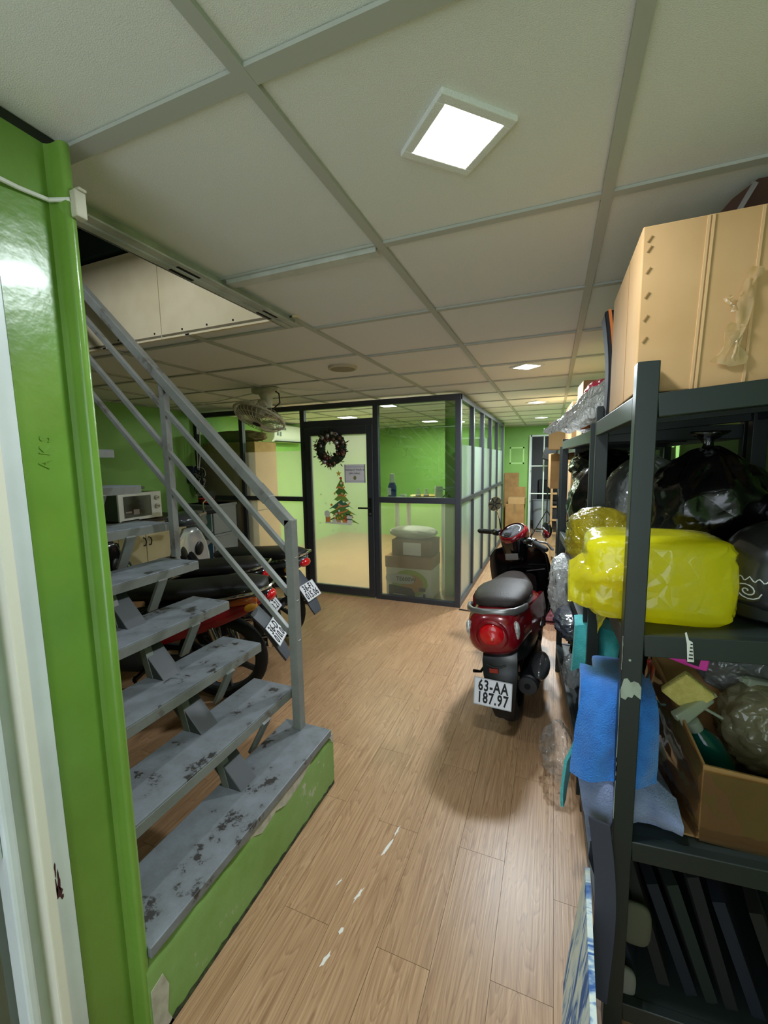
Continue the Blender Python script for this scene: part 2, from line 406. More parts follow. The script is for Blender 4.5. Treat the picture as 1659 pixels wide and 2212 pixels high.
# ------------------------------------------------------------------ walls
def wall(name, a, b, m=m_green, label=None):
    o = MB().box(a, b).build(name, m); return tag(o, label, kind='structure')
wall('wall_left', (XL-.1, YF, 0), (XL, YB, 3.2), label='green painted wall on the left behind the microwave')
wall('wall_right', (XR, YF, 0), (XR+.1, YB, 3.2), label='green painted wall behind the right shelving')
wb = struct('wall_back'); tag(wb, 'green painted wall at the far end with a dark doorway')
DX0, DX1, DZ = -.43, .42, 1.93
MB().box((XL, YB, 0), (DX0, YB+.12, 3.2)).box((DX1, YB, 0), (XR, YB+.12, 3.2)).box((DX0, YB, DZ), (DX1, YB+.12, 3.2)).build('wall_panel', m_green, wb)
MB().box((DX0-.005, YB-.006, 0), (DX0+.035, YB+.12, DZ)).box((DX1-.03, YB-.006, 0), (DX1, YB+.12, DZ)).box((DX0, YB-.006, DZ-.03), (DX1, YB+.12, DZ)).build('door_lining', m_white_alu, wb)
m_palegreen = mat('pale_green_paint', '#b7dd8e', .6)
mb = MB()
for a, b in (((-.81, 1.375), (-.535, 1.40)), ((-.81, 1.68), (-.535, 1.705)), ((-.81, 1.375), (-.785, 1.705)), ((-.56, 1.375), (-.535, 1.705))):
    mb.box((a[0], YB-.004, a[1]), (b[0], YB+.01, b[1]))
mb.build('painted_outline', m_palegreen, wb)
# dim store room past the doorway
m_grey = mat('grey_wall_paint', '#6a6b68', .8)
sr = struct('wall_store'); tag(sr, 'dark grey walls of the room beyond the far doorway')
MB().box((-1.4, YB+1.9, 0), (1.3, YB+2.0, 2.6)).box((-1.4, YB+.12, 0), (-1.3, YB+2, 2.6)).box((1.2, YB+.12, 0), (1.3, YB+2, 2.6)).box((-1.4, YB+.12, 2.5), (1.3, YB+2, 2.6)).build('store_shell', m_grey, sr)
MB().box((-4.15, 7.78, 0), (-.82, 7.86, ZC+.3)).build('wall_office', m_green)
tag(bpy.data.objects['wall_office'], 'green end wall inside the glazed office', kind='structure')
wf = MB().box((XL-.1, YF-.1, 0), (-.95, YF, 3.2)).box((.60, YF-.1, 0), (XR+.1, YF, 3.2)).box((-.95, YF-.1, 2.05), (.60, YF, 3.2)).build('wall_front', mat('front_wall_paint', '#c9cfbf', .7))
tag(wf, 'pale wall at the entrance behind the viewpoint', kind='structure')
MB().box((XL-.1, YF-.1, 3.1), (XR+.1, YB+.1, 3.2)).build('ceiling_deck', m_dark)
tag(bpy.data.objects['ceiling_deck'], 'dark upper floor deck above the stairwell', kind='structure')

# ------------------------------------------------------------------ ceiling
ceil = struct('ceiling'); tag(ceil, 'suspended ceiling of square white tiles in a grey grid')
GX = [-.50 + .605*k for k in range(-6, 3)]           # runner lines
GX[0] = XL; GX[-1] = XR + .01
TW = .605
def tile_mesh(w, l):
    mb = MB().box((0, 0, 0), (w, l, .012))
    me = bpy.data.meshes.new('ceiling_tile'); me.from_pydata([tuple(v) for v in mb.v], [], mb.f); me.materials.append(m_tile); return me
tcache = {}
def put_tile(x0, y0, x1, y1, dz=0.0):
    key = (round(x1-x0, 3), round(y1-y0, 3))
    if key not in tcache: tcache[key] = tile_mesh(x1-x0, y1-y0)
    o = bpy.data.objects.new('ceiling_tile', tcache[key]); COL.objects.link(o); o.parent = ceil; o.location = (x0, y0, ZC+.006+dz)
OPX0, OPX1, OPY0, OPY1 = GX[1], -1.105, .05, 1.66
for i in range(len(GX)-1):
    left = GX[i+1] < -1.0
    y = .645 - .605*4 - (.075 if left else 0)
    while y < YB-.01:
        a, b = max(y, YF), min(y+TW, YB); y += TW
        if left and b <= 1.9:
            if GX[i] >= OPX0-.01 and a > -.6:
                a2 = max(a, OPY1)
                if b - a2 > .05: put_tile(GX[i], a2, GX[i+1], b)
                continue
        put_tile(GX[i], a, GX[i+1], b)
bw = .026
for i, x in enumerate(GX):
    if x < -3.9 or x > .69: continue
    if OPX0 < x < OPX1-.1: segs = ((YF, -.56), (OPY1, YB))
    elif abs(x-OPX1) < .01: segs = ((OPY1, YB),)
    else: segs = ((YF, YB),)
    for a, b in segs:
        MB().box((x-bw/2, a, ZC-.004), (x+bw/2, b, ZC+.005)).build('main_tee', m_tbar, ceil)
for r in range(-3, 14):
    y = .645 + .605*r
    if YF < y < YB: MB().box((-1.105, y-bw/2, ZC-.0025), (XR, y+bw/2, ZC+.005)).build('cross_tee', m_tbar, ceil)
    y -= .075
    if 1.7 < y < YB: MB().box((XL, y-.010, ZC-.0025), (-1.105, y+.010, ZC+.005)).build('cross_tee', m_tbar, ceil)
# loose bright tee dropped between the stairwell edge and the first runner
MB().box((-1.085, 1.245, ZC-.016), (-.515, 1.249, ZC+.004)).box((-1.085, 1.249, ZC-.016), (-.515, 1.285, ZC-.013)).build('dropped_tee', m_angle, ceil)
MB().box((-1.085, .628, ZC-.0032), (XR, .664, ZC+.004)).build('dropped_tee', m_tbar, ceil)
# ceiling slope hidden edges: perimeter angles
MB().box((XR-.03, YF, ZC-.006), (XR, YB, ZC+.004)).box((XL, 1.7, ZC-.006), (XL+.03, 4.04, ZC+.004)).box((-.82, YB-.03, ZC-.006), (XR, YB, ZC+.004)).build('wall_angle', m_tbar, ceil)
# slotted stairwell edge angle along the ceiling
ea = MB()
ea.box((-1.112, .60, ZC-.030), (-1.106, 1.70, ZC+.01)).box((-1.112, .60, ZC-.032), (-1.080, 1.70, ZC-.027))
ea.box((-1.150, .60, ZC-.034), (-1.118, 1.70, ZC-.026)).box((-1.152, .60, ZC-.034), (-1.146, 1.70, ZC+.012))
e1 = ea.build('edge_angle', m_angle, ceil)
sl = MB()
for y0, y1 in ((.66, .76), (1.05, 1.14), (1.47, 1.56), (.635, .645)):
    sl.box((-1.108, y0, ZC-.0335), (-1.098, y1, ZC-.0318)).box((-1.14, y0, ZC-.0355), (-1.128, y1, ZC-.0335))
sl.build('slot', mat('slot_black', '#0c0c0c', .9), e1)
MB().box((-1.10, -1.2, ZC-.02), (-.945, .625, ZC+.004)).build('dark_gap_strip', mat('gap_shade', '#23271f', .7), ceil)  # dark strip painted for the shaded gap at the ceiling edge above the column
MB().box((-.972, -1.2, ZC-.026), (-.945, .64, ZC-.016)).build('edge_angle', m_angle, ceil)

# stairwell shaft: cream fibreboard face, dark beams above
sw = struct('wall_stairwell'); tag(sw, 'cream fibreboard face hanging at the far side of the stair opening')
MB().box((-1.88, OPY1, ZC-.003), (-1.07, OPY1+.02, 2.56)).build('fibreboard_panel', m_cream, sw)
MB().box((-3.30, OPY1, ZC-.003), (-1.883, OPY1+.02, 2.56)).build('fibreboard_panel', m_cream, sw)
sc = MB()
for x in (-1.26, -1.42, -1.58, -1.74, -1.93, -2.12, -2.2, -2.45): sc.cyl((x, OPY1-.002, ZC+.03), (x, OPY1+.001, ZC+.03), .005, 8)
sc.build('screw', m_black, sw)
m_deckgreen = mat('dark_green_steel', '#24332a', .6)
MB().box((-3.3, OPY1-.02, 2.58), (-1.0, OPY1+.1, 2.72)).build('deck_beam', m_deckgreen, sw)
MB().box((-3.3, .0, 2.86), (-1.0, OPY1+.1, 2.9)).build('deck_plate', m_deckgreen, sw)
for yy in (.4, .95, 1.35): MB().box((-3.3, yy, 2.76), (-1.0, yy+.06, 2.86)).build('deck_beam', m_deckgreen, sw)
MB().box((-1.06, .0, 2.13), (-1.04, OPY1+.1, 3.1)).build('shaft_board', m_cream, sw)
MB().box((-3.4, -.7, 2.13), (-3.38, OPY1+.1, 3.1)).build('shaft_board', m_cream, sw)

# ------------------------------------------------------------------ ceiling lamps
def led_panel(name, label, x, y, power, m=m_led, s=.129, rot=45, color=(.84, .94, 1.0), group='square ceiling lamps'):
    t = thing(name, label, 'ceiling lamp', (x, y, ZC), math.radians(rot), group)
    fr = MB(); o_, i_ = s*.5+.02, s*.5
    for a, b in (((-o_, -o_), (o_, -i_)), ((-o_, i_), (o_, o_)), ((-o_, -i_), (-i_, i_)), ((i_, -i_), (o_, i_))):
        fr.box((a[0], a[1], -.004), (b[0], b[1], .008))
    fr.build('lamp_frame', m_tile, t, world=False, bevel=.002)
    MB().box((-i_, -i_, -.003), (i_, i_, .004)).build('lamp_diffuser', m, t, world=False)
    ld = bpy.data.lights.new(name+'_glow', 'AREA'); ld.shape = 'SQUARE'; ld.size = s; ld.energy = power; ld.color = color
    lo = bpy.data.objects.new('lamp_glow', ld); COL.objects.link(lo); lo.parent = t; lo.location = (0, 0, -.006)
    return t
led_panel('ceiling_lamp', 'square white ceiling lamp glowing nearest the viewer above the corridor', -.20, .92, P_MAIN)
led_panel('ceiling_lamp', 'lit ceiling lamp above the red scooter, second along the corridor', -.19, 3.20, P_MID, m_led_far, .13)
led_panel('ceiling_lamp', 'lit ceiling lamp third along the corridor', -.19, 5.22, P_FAR, m_led_far, .14)
led_panel('ceiling_lamp', 'lit ceiling lamp farthest along the corridor by the end wall', -.19, 7.15, P_FAR, m_led_far, .14)
led_panel('ceiling_lamp', 'ceiling lamp at the entrance', -.25, -1.0, P_FRONT, m_led, .129)
led_panel('ceiling_lamp', 'lit ceiling lamp inside the office seen above the door', -2.79, 5.56, P_OFFICE, m_led_far, .22, 0, (1, .96, .86))
led_panel('ceiling_lamp', 'lit ceiling lamp inside the office seen through the clear pane', -1.80, 4.66, P_OFFICE*.6, m_led_far, .16, 0, (1, .96, .86))
led_panel('ceiling_lamp', 'lit ceiling lamp deep inside the office', -1.9, 6.8, P_OFFICE, m_led_far, .22, 0, (1, .96, .86))
t = led_panel('stair_fill_lamp', 'added unseen fill lamp under the upper deck brightening the stairwell', -1.75, .75, 8, m_led_far, .12, 0, group=None)
t.location.z = 2.85  # added fill lamp, out of view, to brighten the cream stairwell face
# unlit round ceiling speaker above the parked bikes
t = thing('ceiling_speaker', 'round unlit beige fitting on the ceiling above the parked motorbikes', 'fitting', (-1.36, 2.66, ZC))
MB().lathe([(.10, .006), (.10, -.008), (.092, -.012), (.0, -.012)], n=28).build('fitting_rim', mat('beige_trim', '#bdb49e', .6), t, world=False)
MB().lathe([(.085, -.012), (.06, -.0135), (.0, -.0135)], n=24).build('fitting_grille', mat('beige_grille', '#8f8772', .7), t, world=False)
# ------------------------------------------------------------------ staircase
kb = thing('stair_plinth', 'green painted concrete plinth with chipped edges under the lowest grey step', 'plinth', (-1.0, 1.05, 0), kind='structure')
rs = random.Random(3)
def kerb_fn():
    mb = MB()
    n = 24
    top = []; 
    for i in range(n+1):
        y = .60 + (1.545-.60)*i/n; j = .004*math.sin(i*2.1)+.003*math.sin(i*5.3)
        top.append((y, j))
    rings = []
    for y, j in top:
        rings.append([(-.895+.002, y, 0), (-.893+j*.3, y, .05), (-.893+j*.4, y, .2), (-.897+j, y, .243), (-.905+j, y, .252), (-1.12, y, .252), (-1.12, y, 0)])
    mb.loft(rings); return mb
kerb_fn().build('plinth_body', m_kerb, kb, smooth=True)
# exposed plaster patches and dirt line
def ragged(pts, th, mname, m, parent, xf):
    mb = MB().prism(pts, 0, th, 'yz')
    mb.xf(xf); return mb.build(mname, m, parent)
up_e = [(y, .249 + .001*rs.uniform(-1, 1)) for y in [1.42, 1.38, 1.3, 1.2, 1.1, 1.0, .93]]
lo_e = [(y, .249 - d) for y, d in ((.93, .004), (.97, .012), (1.0, .02), (1.04, .045), (1.08, .04), (1.12, .03), (1.18, .055), (1.22, .05), (1.27, .045), (1.31, .03), (1.36, .012), (1.42, .003))]
ragged(up_e + lo_e, .0015, 'plaster_chip', m_plaster, kb, Matrix.Translation((-.8935, 0, 0)))
ragged([(.605, .16), (.64, .17), (.655, .12), (.645, .05), (.66, .0), (.605, .0)], .002, 'plaster_chip', m_plaster, kb, Matrix.Translation((-.8935, 0, 0)))
ragged([(1.50, .249), (1.545, .249), (1.545, .2), (1.53, .215), (1.52, .235)], .002, 'plaster_chip', m_plaster, kb, Matrix.Translation((-.893, 0, 0)))
lo = [(.60+.0236*i, .008+.008*abs(math.sin(i*1.7))+.006*rs.random()) for i in range(41)]
ragged([(1.545, 0), (.6, 0)] + lo, .002, 'dirt_line', m_dirt, kb, Matrix.Translation((-.8935, 0, 0)))

st = thing('staircase', 'grey painted steel open-riser stair with worn treads and pipe handrail', 'staircase', (-1.0, 1.05, .252))
RISE, RUN, Y0, Y1 = .181, .1725, .61, 1.50
for k in range(13):
    zt = .282 + RISE*k; xf = -.885 - RUN*k
    if zt > 2.55: break
    d = .235 if k == 0 else .222
    mb = MB()
    if k == 0:
        mb.box((xf-d, Y0, zt-.030), (xf, Y1+.02, zt))
    else:
        mb.box((xf-d, Y0, zt-.036), (xf, Y1, zt))
    mb.build('tread', m_step, st, bevel=.003)
    # welded front lip
    if k: MB().box((xf-.002, Y0, zt-.040), (xf+.003, Y1-.002, zt-.006)).build('tread_lip', m_steel, st)
slope = Vector((-RUN, 0, RISE)).normalized(); nrm = Vector((slope.z, 0, -slope.x)).normalized()
p0 = Vector((-1.02, 1.13, .252)); 
MB().bar(p0, p0 + slope*3.3, .085, .05, up=nrm).build('stringer', m_stringer, st, bevel=.003)
for k in range(0, 12):
    zt = .282 + RISE*k; xf = -.885 - RUN*k
    # slanted flat support from this tread's back edge up to the next tread
    MB().bar((xf-.245, 1.29, zt-.002), (xf-.165, 1.29, zt+RISE-.036), .045, .012, up=(1, 0, 0.3)).build('tread_support', m_steel, st)
    MB().bar((xf-.20, 1.10, zt-.002), (xf-.24, 1.10, zt+RISE-.036), .03, .03, up=(1, 0, 0)).build('tread_support', m_steel, st)
# handrail
yr = 1.47
xn = -1.028
MB().box((xn-.02, yr-.005, .282), (xn+.02, yr+.035, 1.228)).build('newel_post', m_steel, st, bevel=.002)
def rail(z0, w, x0=xn+.015, x1=-2.75):
    a = Vector((x0, yr+.015, z0)); s_ = (2.362-1.244)/(2.173-1.022)
    b = Vector((x1, yr+.015, z0 + (x0-x1)*s_)); return a, b
a, b = rail(1.212, .04, xn-.004)
MB().bar(a, b, .04, .042).build('handrail', m_steel, st, bevel=.003)
MB().bar(a + Vector((-.16, 0, .155)), a + Vector((-.10, 0, .097)), .044, .046).build('rail_sleeve', m_steel, st, bevel=.003)
for z0 in (1.056, .866, .686):
    a, b = rail(z0, .02); MB().bar(a, b, .022, .022).build('infill_rail', m_steel, st, bevel=.002)
for xp, zb in ((-1.703, 1.02), (-2.37, 1.72)):
    zt = 1.232 + (xn+.015-xp)*.9713
    MB().bar((xp, yr+.018, zb), (xp, yr+.018, zt-.03), .032, .032, up=(0, 1, 0)).build('baluster', m_steel, st, bevel=.002)

# ------------------------------------------------------------------ green H column, cable
hc = thing('steel_column', 'glossy green painted steel H column standing beside the stair', 'column', (-.97, .45, 0))
MB().box((-.955, .49, 0), (-.938, .60, 2.09)).build('column_web', m_green_col, hc)
fl = MB()
prof = [(-.940, .585), (-.932, .590), (-.925, .592), (-.905, .592), (-.8985, .594), (-.895, .599), (-.895, .606), (-.899, .611), (-.906, .612), (-1.07, .612), (-1.07, .592), (-.955, .592)]
fl.prism(prof, 0, 2.09, 'xy'); fl.build('column_flange', m_green_col, hc, smooth=True)
MB().box((-1.07, .488, 0), (-.945, .500, 2.09)).build('column_flange', m_green_col, hc)
# raised rolled mark on the web
text('rolled_mark', 'A K S', .028, m_green_col, hc, frame_m((-.9375, .530, 1.495), (0, 0.12, 1), (0, -1, .12)), depth=.0012)
cb = thing('wall_cable', 'thin white cable strung across the top of the green column', 'cable', (-.97, .6, 1.985))
MB().tube([(-.916, .30, 1.955), (-.914, .45, 1.968), (-.930, .53, 1.978), (-.93, .582, 1.984), (-.894, .600, 1.986)], .0042, 8).build('cable_run', m_cable_w, cb, smooth=True)
MB().box((-.902, .600, 1.955), (-.880, .622, 2.004)).box((-.904, .606, 2.004), (-.876, .622, 2.01)).build('cable_clip', m_offwhite, cb, bevel=.002)

# ------------------------------------------------------------------ white framed glass door at the left edge
wd = thing('door_1', 'white framed glass door beside the green column', 'door', (-.96, .2, 0), kind='structure')
MB().box((-.998, .449, 0), (-.930, .486, 2.08)).build('jamb', m_white_alu, wd, bevel=.002)
m_creamframe = mat('cream_frame_paint', '#e4dfd0', .5)
MB().box((-.998, .430, 0), (-.918, .450, 2.08)).build('door_stop', m_creamframe, wd, bevel=.003)
MB().box((-.998, .405, 0), (-.955, .430, 2.08)).build('jamb_groove', m_white_alu, wd)
MB().box((-.998, .386, 0), (-.932, .406, 2.08)).build('leaf_stile', m_white_alu, wd, bevel=.006)
MB().box((-.99, -.5, .73), (-.945, .386, 2.0)).build('door_panel', m_white_alu, wd, bevel=.004)
MB().box((-.99, -.5, 0), (-.958, .386, .10)).build('bottom_rail', m_white_alu, wd, bevel=.004)
MB().box((-.99, -.5, 1.98), (-.958, .386, 2.08)).build('top_rail', m_white_alu, wd, bevel=.004)
MB().box((-.998, -.56, 0), (-.955, -.5, 2.08)).build('leaf_stile', m_white_alu, wd, bevel=.006)
m_doorglass = film('door_glass', '#cfd8d0', .35, .03, c_diff='#8a9686', ior=1.7)
MB().box((-.978, -.5, .10), (-.972, .386, .73)).build('pane', m_doorglass, wd)
MB().box((-.9452, -.5, .795), (-.9445, .386, .799)).build('panel_seam', m_dark, wd)
# dark paint mark on the frame
mk = MB()
for y, z, w_, h_, q in ((.459, .585, .006, .014, 1), (.461, .61, .0022, .022, 2), (.455, .60, .0025, .018, 3), (.464, .57, .003, .005, 4), (.457, .64, .0015, .016, 5)):
    mk.prism([(y + w_*(1+.35*math.sin(3*i+q))*math.cos(2*PI*i/11), z + h_*(1+.3*math.sin(2*i+q))*math.sin(2*PI*i/11)) for i in range(11)], -.9305, -.9295, 'yz')
mk.build('paint_mark', mat('dark_red_mark', '#4a2330', .6), wd)
MB().box((-1.02, YF, 0), (-.985, -.56, ZC)).build('wall_side', m_green); tag(bpy.data.objects['wall_side'], 'green wall beside the entrance door', kind='structure')
# ------------------------------------------------------------------ glazed office partition
gp = thing('wall_partition', 'charcoal framed glass partition of the office with frosted lower panes', None, (-2.4, 4.05, 0), kind='structure')
YP, FD = 4.02, .055           # front face and depth
def fr(a, b, name='frame_member'): return MB().box(a, b).build(name, m_alu, gp, bevel=.003)
ZT = 2.09
for x0, x1 in ((-.875, -.82), (-1.73, -1.675), (-2.605, -2.55), (-3.45, -3.40), (XL, XL+.05)):
    fr((x0, YP, 0), (x1, YP+FD, ZT), 'mullion')
fr((XL, YP-.002, 2.035), (-.82, YP+FD+.002, ZT), 'top_rail')
fr((XL+.05, YP, 0), (-2.605, YP+FD, .05), 'bottom_rail'); fr((-1.675, YP, 0), (-.875, YP+FD, .05), 'bottom_rail')
fr((XL+.05, YP, 1.035), (-3.45, YP+FD, 1.085), 'mid_rail'); fr((-3.40, YP, 1.035), (-2.605, YP+FD, 1.085), 'mid_rail'); fr((-1.675, YP, 1.04), (-.875, YP+FD, 1.10), 'mid_rail')
fr((-2.55, YP, 1.845), (-1.73, YP+FD, 1.915), 'transom_rail')
yg = YP + FD/2
ZF = 1.60                                     # top of the frosted film
def pane(x0, z0, x1, z1, m, name='pane', axis='y', c=None):
    c = yg if c is None else c
    if axis == 'y': mb = MB().box((x0, c-.003, z0), (x1, c+.003, z1))
    else: mb = MB().box((c-.003, x0, z0), (c+.003, x1, z1))
    return mb.build(name, m, gp)
for x0, x1 in ((XL+.05, -3.45), (-3.40, -2.605)):
    pane(x0, 1.085, x1, ZF, m_frost, 'frosted_pane'); pane(x0, ZF, x1, 2.035, m_glass); pane(x0, .05, x1, 1.035, m_frost, 'frosted_pane')
pane(-2.55, 1.915, -1.73, 2.035, m_glass)
pane(-1.675, 1.10, -.875, 2.035, m_glass_refl)
pane(-1.675, .05, -.875, 1.04, film('frosted_film_thin', '#f2f6ee', .84, .25, c_diff='#d8dccf', blur=.08, ior=1.35), 'frosted_pane')
# side run along the corridor
ys = [4.02, 4.73, 5.44, 6.16, 6.9, 7.74]
xs = -.82
for i, y in enumerate(ys):
    if i: fr((xs-.055, y, 0), (xs, y+.055, ZT), 'mullion')
fr((xs-.056, 4.07, 2.035), (xs+.002, 7.79, ZT), 'top_rail')
for i in range(5):
    a, b = ys[i]+.055, ys[i+1]
    fr((xs-.055, a, 0), (xs, b, .055), 'bottom_rail'); fr((xs-.055, a, 1.035), (xs, b, 1.085), 'mid_rail')
    pane(a, .055, b, 1.035, m_frost_teal, 'frosted_pane', 'x', xs-.027)
    pane(a, 1.085, b, 1.62, m_frost_teal, 'frosted_pane', 'x', xs-.027); pane(a, 1.62, b, 2.035, m_glass, 'pane', 'x', xs-.027)
# office door
dr = thing('door_2', 'charcoal framed office door with full frosted glass', 'door', (-2.14, 4.05, 0), kind='structure')
def dfr(a, b, n): return MB().box(a, b).build(n, m_alu, dr, bevel=.004)
yd0, yd1 = YP-.012, YP+.038
dfr((-2.547, yd0, .012), (-2.475, yd1, 1.842), 'stile'); dfr((-1.803, yd0, .012), (-1.733, yd1, 1.842), 'stile')
dfr((-2.475, yd0, 1.755), (-1.803, yd1, 1.842), 'top_rail'); dfr((-2.475, yd0, .012), (-1.803, yd1, .10), 'bottom_rail')
MB().box((-2.475, YP+.008, .10), (-1.803, YP+.014, 1.755)).build('frosted_pane', m_frost, dr)
h = MB().box((-1.785, yd0-.006, .90), (-1.752, yd0, 1.09)).tube([(-1.768, yd0-.004, .985), (-1.768, yd0-.05, .985), (-1.79, yd0-.055, .985), (-1.885, yd0-.055, .985)], .009, 8)
h.build('lever_handle', m_black, dr, smooth=True)
MB().cyl((-1.768, yd0-.012, .92), (-1.768, yd0, .92), .012, 12).build('lock_cylinder', m_grey_metal, dr)
for z in (.25, 1.6): MB().cyl((-2.552, yd0-.006, z), (-2.552, yd0-.006, z+.09), .008, 8).build('hinge', m_black, dr)
# ------------------------------------------------------------------ steel shelving along the right wall
def shelving(name, label, c0, c1, xb, levels, tilt=0.0, pw=.042, ztop=1.665, board_skip=()):
    """c0, c1: front corners (x, y) near and far; xb: back line x"""
    t = thing(name, label, 'shelving', (c0[0], c0[1], 0), group='dark steel shelving units')
    d = Vector((c1[0]-c0[0], c1[1]-c0[1], 0)); n = d.normalized()
    posts = [(c0[0], c0[1]), (c1[0], c1[1]-pw), (xb-pw, c0[1]), (xb-pw, c1[1]-pw)]
    for i, (x, y) in enumerate(posts):
        MB().box((x, y, 0), (x+pw, y+pw, ztop if i != 1 else ztop-.01)).build('post', m_shelf, t, bevel=.002)
    for z in levels:
        bh = .05
        # long beams front and back
        MB().bar((c0[0]+.012, c0[1]+pw, z-bh/2), (c1[0]+.012, c1[1]-pw, z-bh/2), .024, bh).build('beam', m_shelf_top, t, bevel=.002)
        MB().bar((xb-.02, c0[1]+pw, z+tilt-bh/2), (xb-.02, c1[1]-pw, z+tilt-bh/2), .024, bh).build('beam', m_shelf_top, t, bevel=.002)
        # end beams
        MB().bar((c0[0]+pw, c0[1]+.012, z-bh/2), (xb-pw, c0[1]+.012, z+tilt-bh/2), .024, bh).build('beam', m_shelf, t, bevel=.002)
        MB().bar((c1[0]+pw, c1[1]-.012, z-bh/2), (xb-pw, c1[1]-.012, z+tilt-bh/2), .024, bh).build('beam', m_shelf, t, bevel=.002)
        # stiffening bars under the board
        for q in (.3, .62):
            yy = c0[1] + (c1[1]-c0[1])*q
            MB().bar((c0[0]+(c1[0]-c0[0])*q+.03, yy, z-.03), (xb-.03, yy, z+tilt-.03), .03, .016).build('cross_bar', m_shelf_top, t)
        # board
        zz = z-.012
        mb = MB(); th = .008
        P = [(c0[0]+.024, c0[1]+.024, zz), (xb-.03, c0[1]+.024, zz+tilt), (xb-.03, c1[1]-.024, zz+tilt), (c1[0]+.024, c1[1]-.024, zz)]
        mb.add([(*p[:2], p[2]) for p in P] + [(*p[:2], p[2]+th) for p in P], [(3, 2, 1, 0), (4, 5, 6, 7), (0, 1, 5, 4), (1, 2, 6, 5), (2, 3, 7, 6), (3, 0, 4, 7)])
        mb.build('shelf_board', m_shelf_top, t)
    return t
SH1 = shelving('shelving_unit', 'nearest dark grey-green steel shelving unit with chipped front post', (.160, 1.05), (.146, 1.81), .655, (1.598, 1.068, .552, .10), tilt=.032)
SH2 = shelving('shelving_unit', 'second dark steel shelving unit beside the parked red scooter', (.135, 1.86), (.055, 3.02), .655, (1.575, .985, .76, .20), ztop=1.60, pw=.036)
SH3 = shelving('shelving_unit', 'farther dark steel shelving unit past the scooter mirror', (.135, 3.10), (.10, 4.45), .655, (1.56, 1.12, .80, .25), ztop=1.60, pw=.036)
SH4 = shelving('shelving_unit', 'farthest dark steel shelving unit toward the back doorway', (.06, 4.55), (.06, 5.8), .655, (1.56, 1.12, .70, .25), ztop=1.58, pw=.04)
# paint chips on the near post
def chip(y, z0, pts):
    mb = MB().prism(pts, y-.0006, y+.0006, 'xz'); return mb.build('paint_chip', m_chip, SH1)
chip(1.0498, 0, [(.161, .935), (.166, .958), (.173, .961), (.18, .952), (.187, .956), (.196, .953), (.2015, .944), (.2015, .915), (.194, .920), (.188, .925), (.184, .915), (.176, .917), (.171, .908), (.162, .912)])
for y_, z0, z1 in ((1.056, .60, .93), (1.052, .98, 1.06), (1.054, .70, .76)):
    pts = [(y_ + .004*math.sin(i*1.9) - .003, z0 + (z1-z0)*i/8) for i in range(9)] + [(1.0502, z1), (1.0502, z0)]
    MB().prism(pts, .1594, .1604, 'yz').build('paint_chip', m_chip, SH1)
MB().cyl((.176, 1.0494, 1.005), (.176, 1.0506, 1.005), .0028, 8).build('paint_chip', m_chip, SH1)
# sticker strip stuck on the middle beam
m_tagw = mat('white_sticker', '#d6d6cf', .5)
lb = thing('paper_label', 'torn white printed label stuck on the middle shelf beam below the yellow bag', 'label', (.28, 1.049, 1.05))
MB().prism([(.276, 1.085), (.279, 1.087), (.284, 1.07), (.291, 1.066), (.296, 1.022), (.284, 1.021), (.281, 1.06)], 1.0470, 1.0485, 'xz').build('label_paper', m_tagw, lb)
mb = MB()
for i in range(5): mb.box((.2855+.0004*i, 1.0464, 1.028+.008*i), (.2935-.0006*i, 1.0471, 1.031+.008*i))
mb.build('label_print', m_ink, lb)

# ------------------------------------------------------------------ bags and other soft things
m_yel = film('yellow_plastic', '#fff040', .14, .16, c_diff='#f4ee2c', ior=1.45, crumple=.3, cscale=9)
m_yel_thin = film('yellow_plastic_thin', '#fff27a', .42, .12, c_diff='#f0ea3c', ior=1.4, crumple=.4, cscale=10)
m_yel_dull = film('yellow_plastic_dull', '#f4e24a', .25, .2, c_diff='#c7b83a', ior=1.4, crumple=.6)
m_blkbag = mat('black_bag_plastic', '#0c0c0e', .18, coat=.4)
crumple_bump(m_blkbag.node_tree, (m_blkbag.node_tree.nodes['Principled BSDF'],), .45, 7)
m_clear = film('clear_plastic', '#f3f4f4', .70, .12, c_diff='#c9cccf', ior=1.5, gloss=1.3, crumple=.6)
m_clear_grey = film('grey_clear_plastic', '#dcdfe0', .45, .14, c_diff='#a9adb0', ior=1.45, gloss=1.2, crumple=.6)
m_clear_thin = film('thin_clear_plastic', '#fdfdfd', .88, .18, c_diff='#e5e5e2', ior=1.4, gloss=.9, crumple=.25, cscale=8)
m_silver = film('milky_plastic', '#e6e9ea', .25, .2, c_diff='#cfd2d3', ior=1.5, crumple=.6)
m_pinkbag = film('pink_plastic', '#ff8fb0', .3, .2, c_diff='#e0607f', crumple=.6)
m_milky = film('white_crinkled_plastic', '#f2f2f2', .12, .15, c_diff='#f2f2f0', ior=1.5, crumple=1.0, cscale=30)
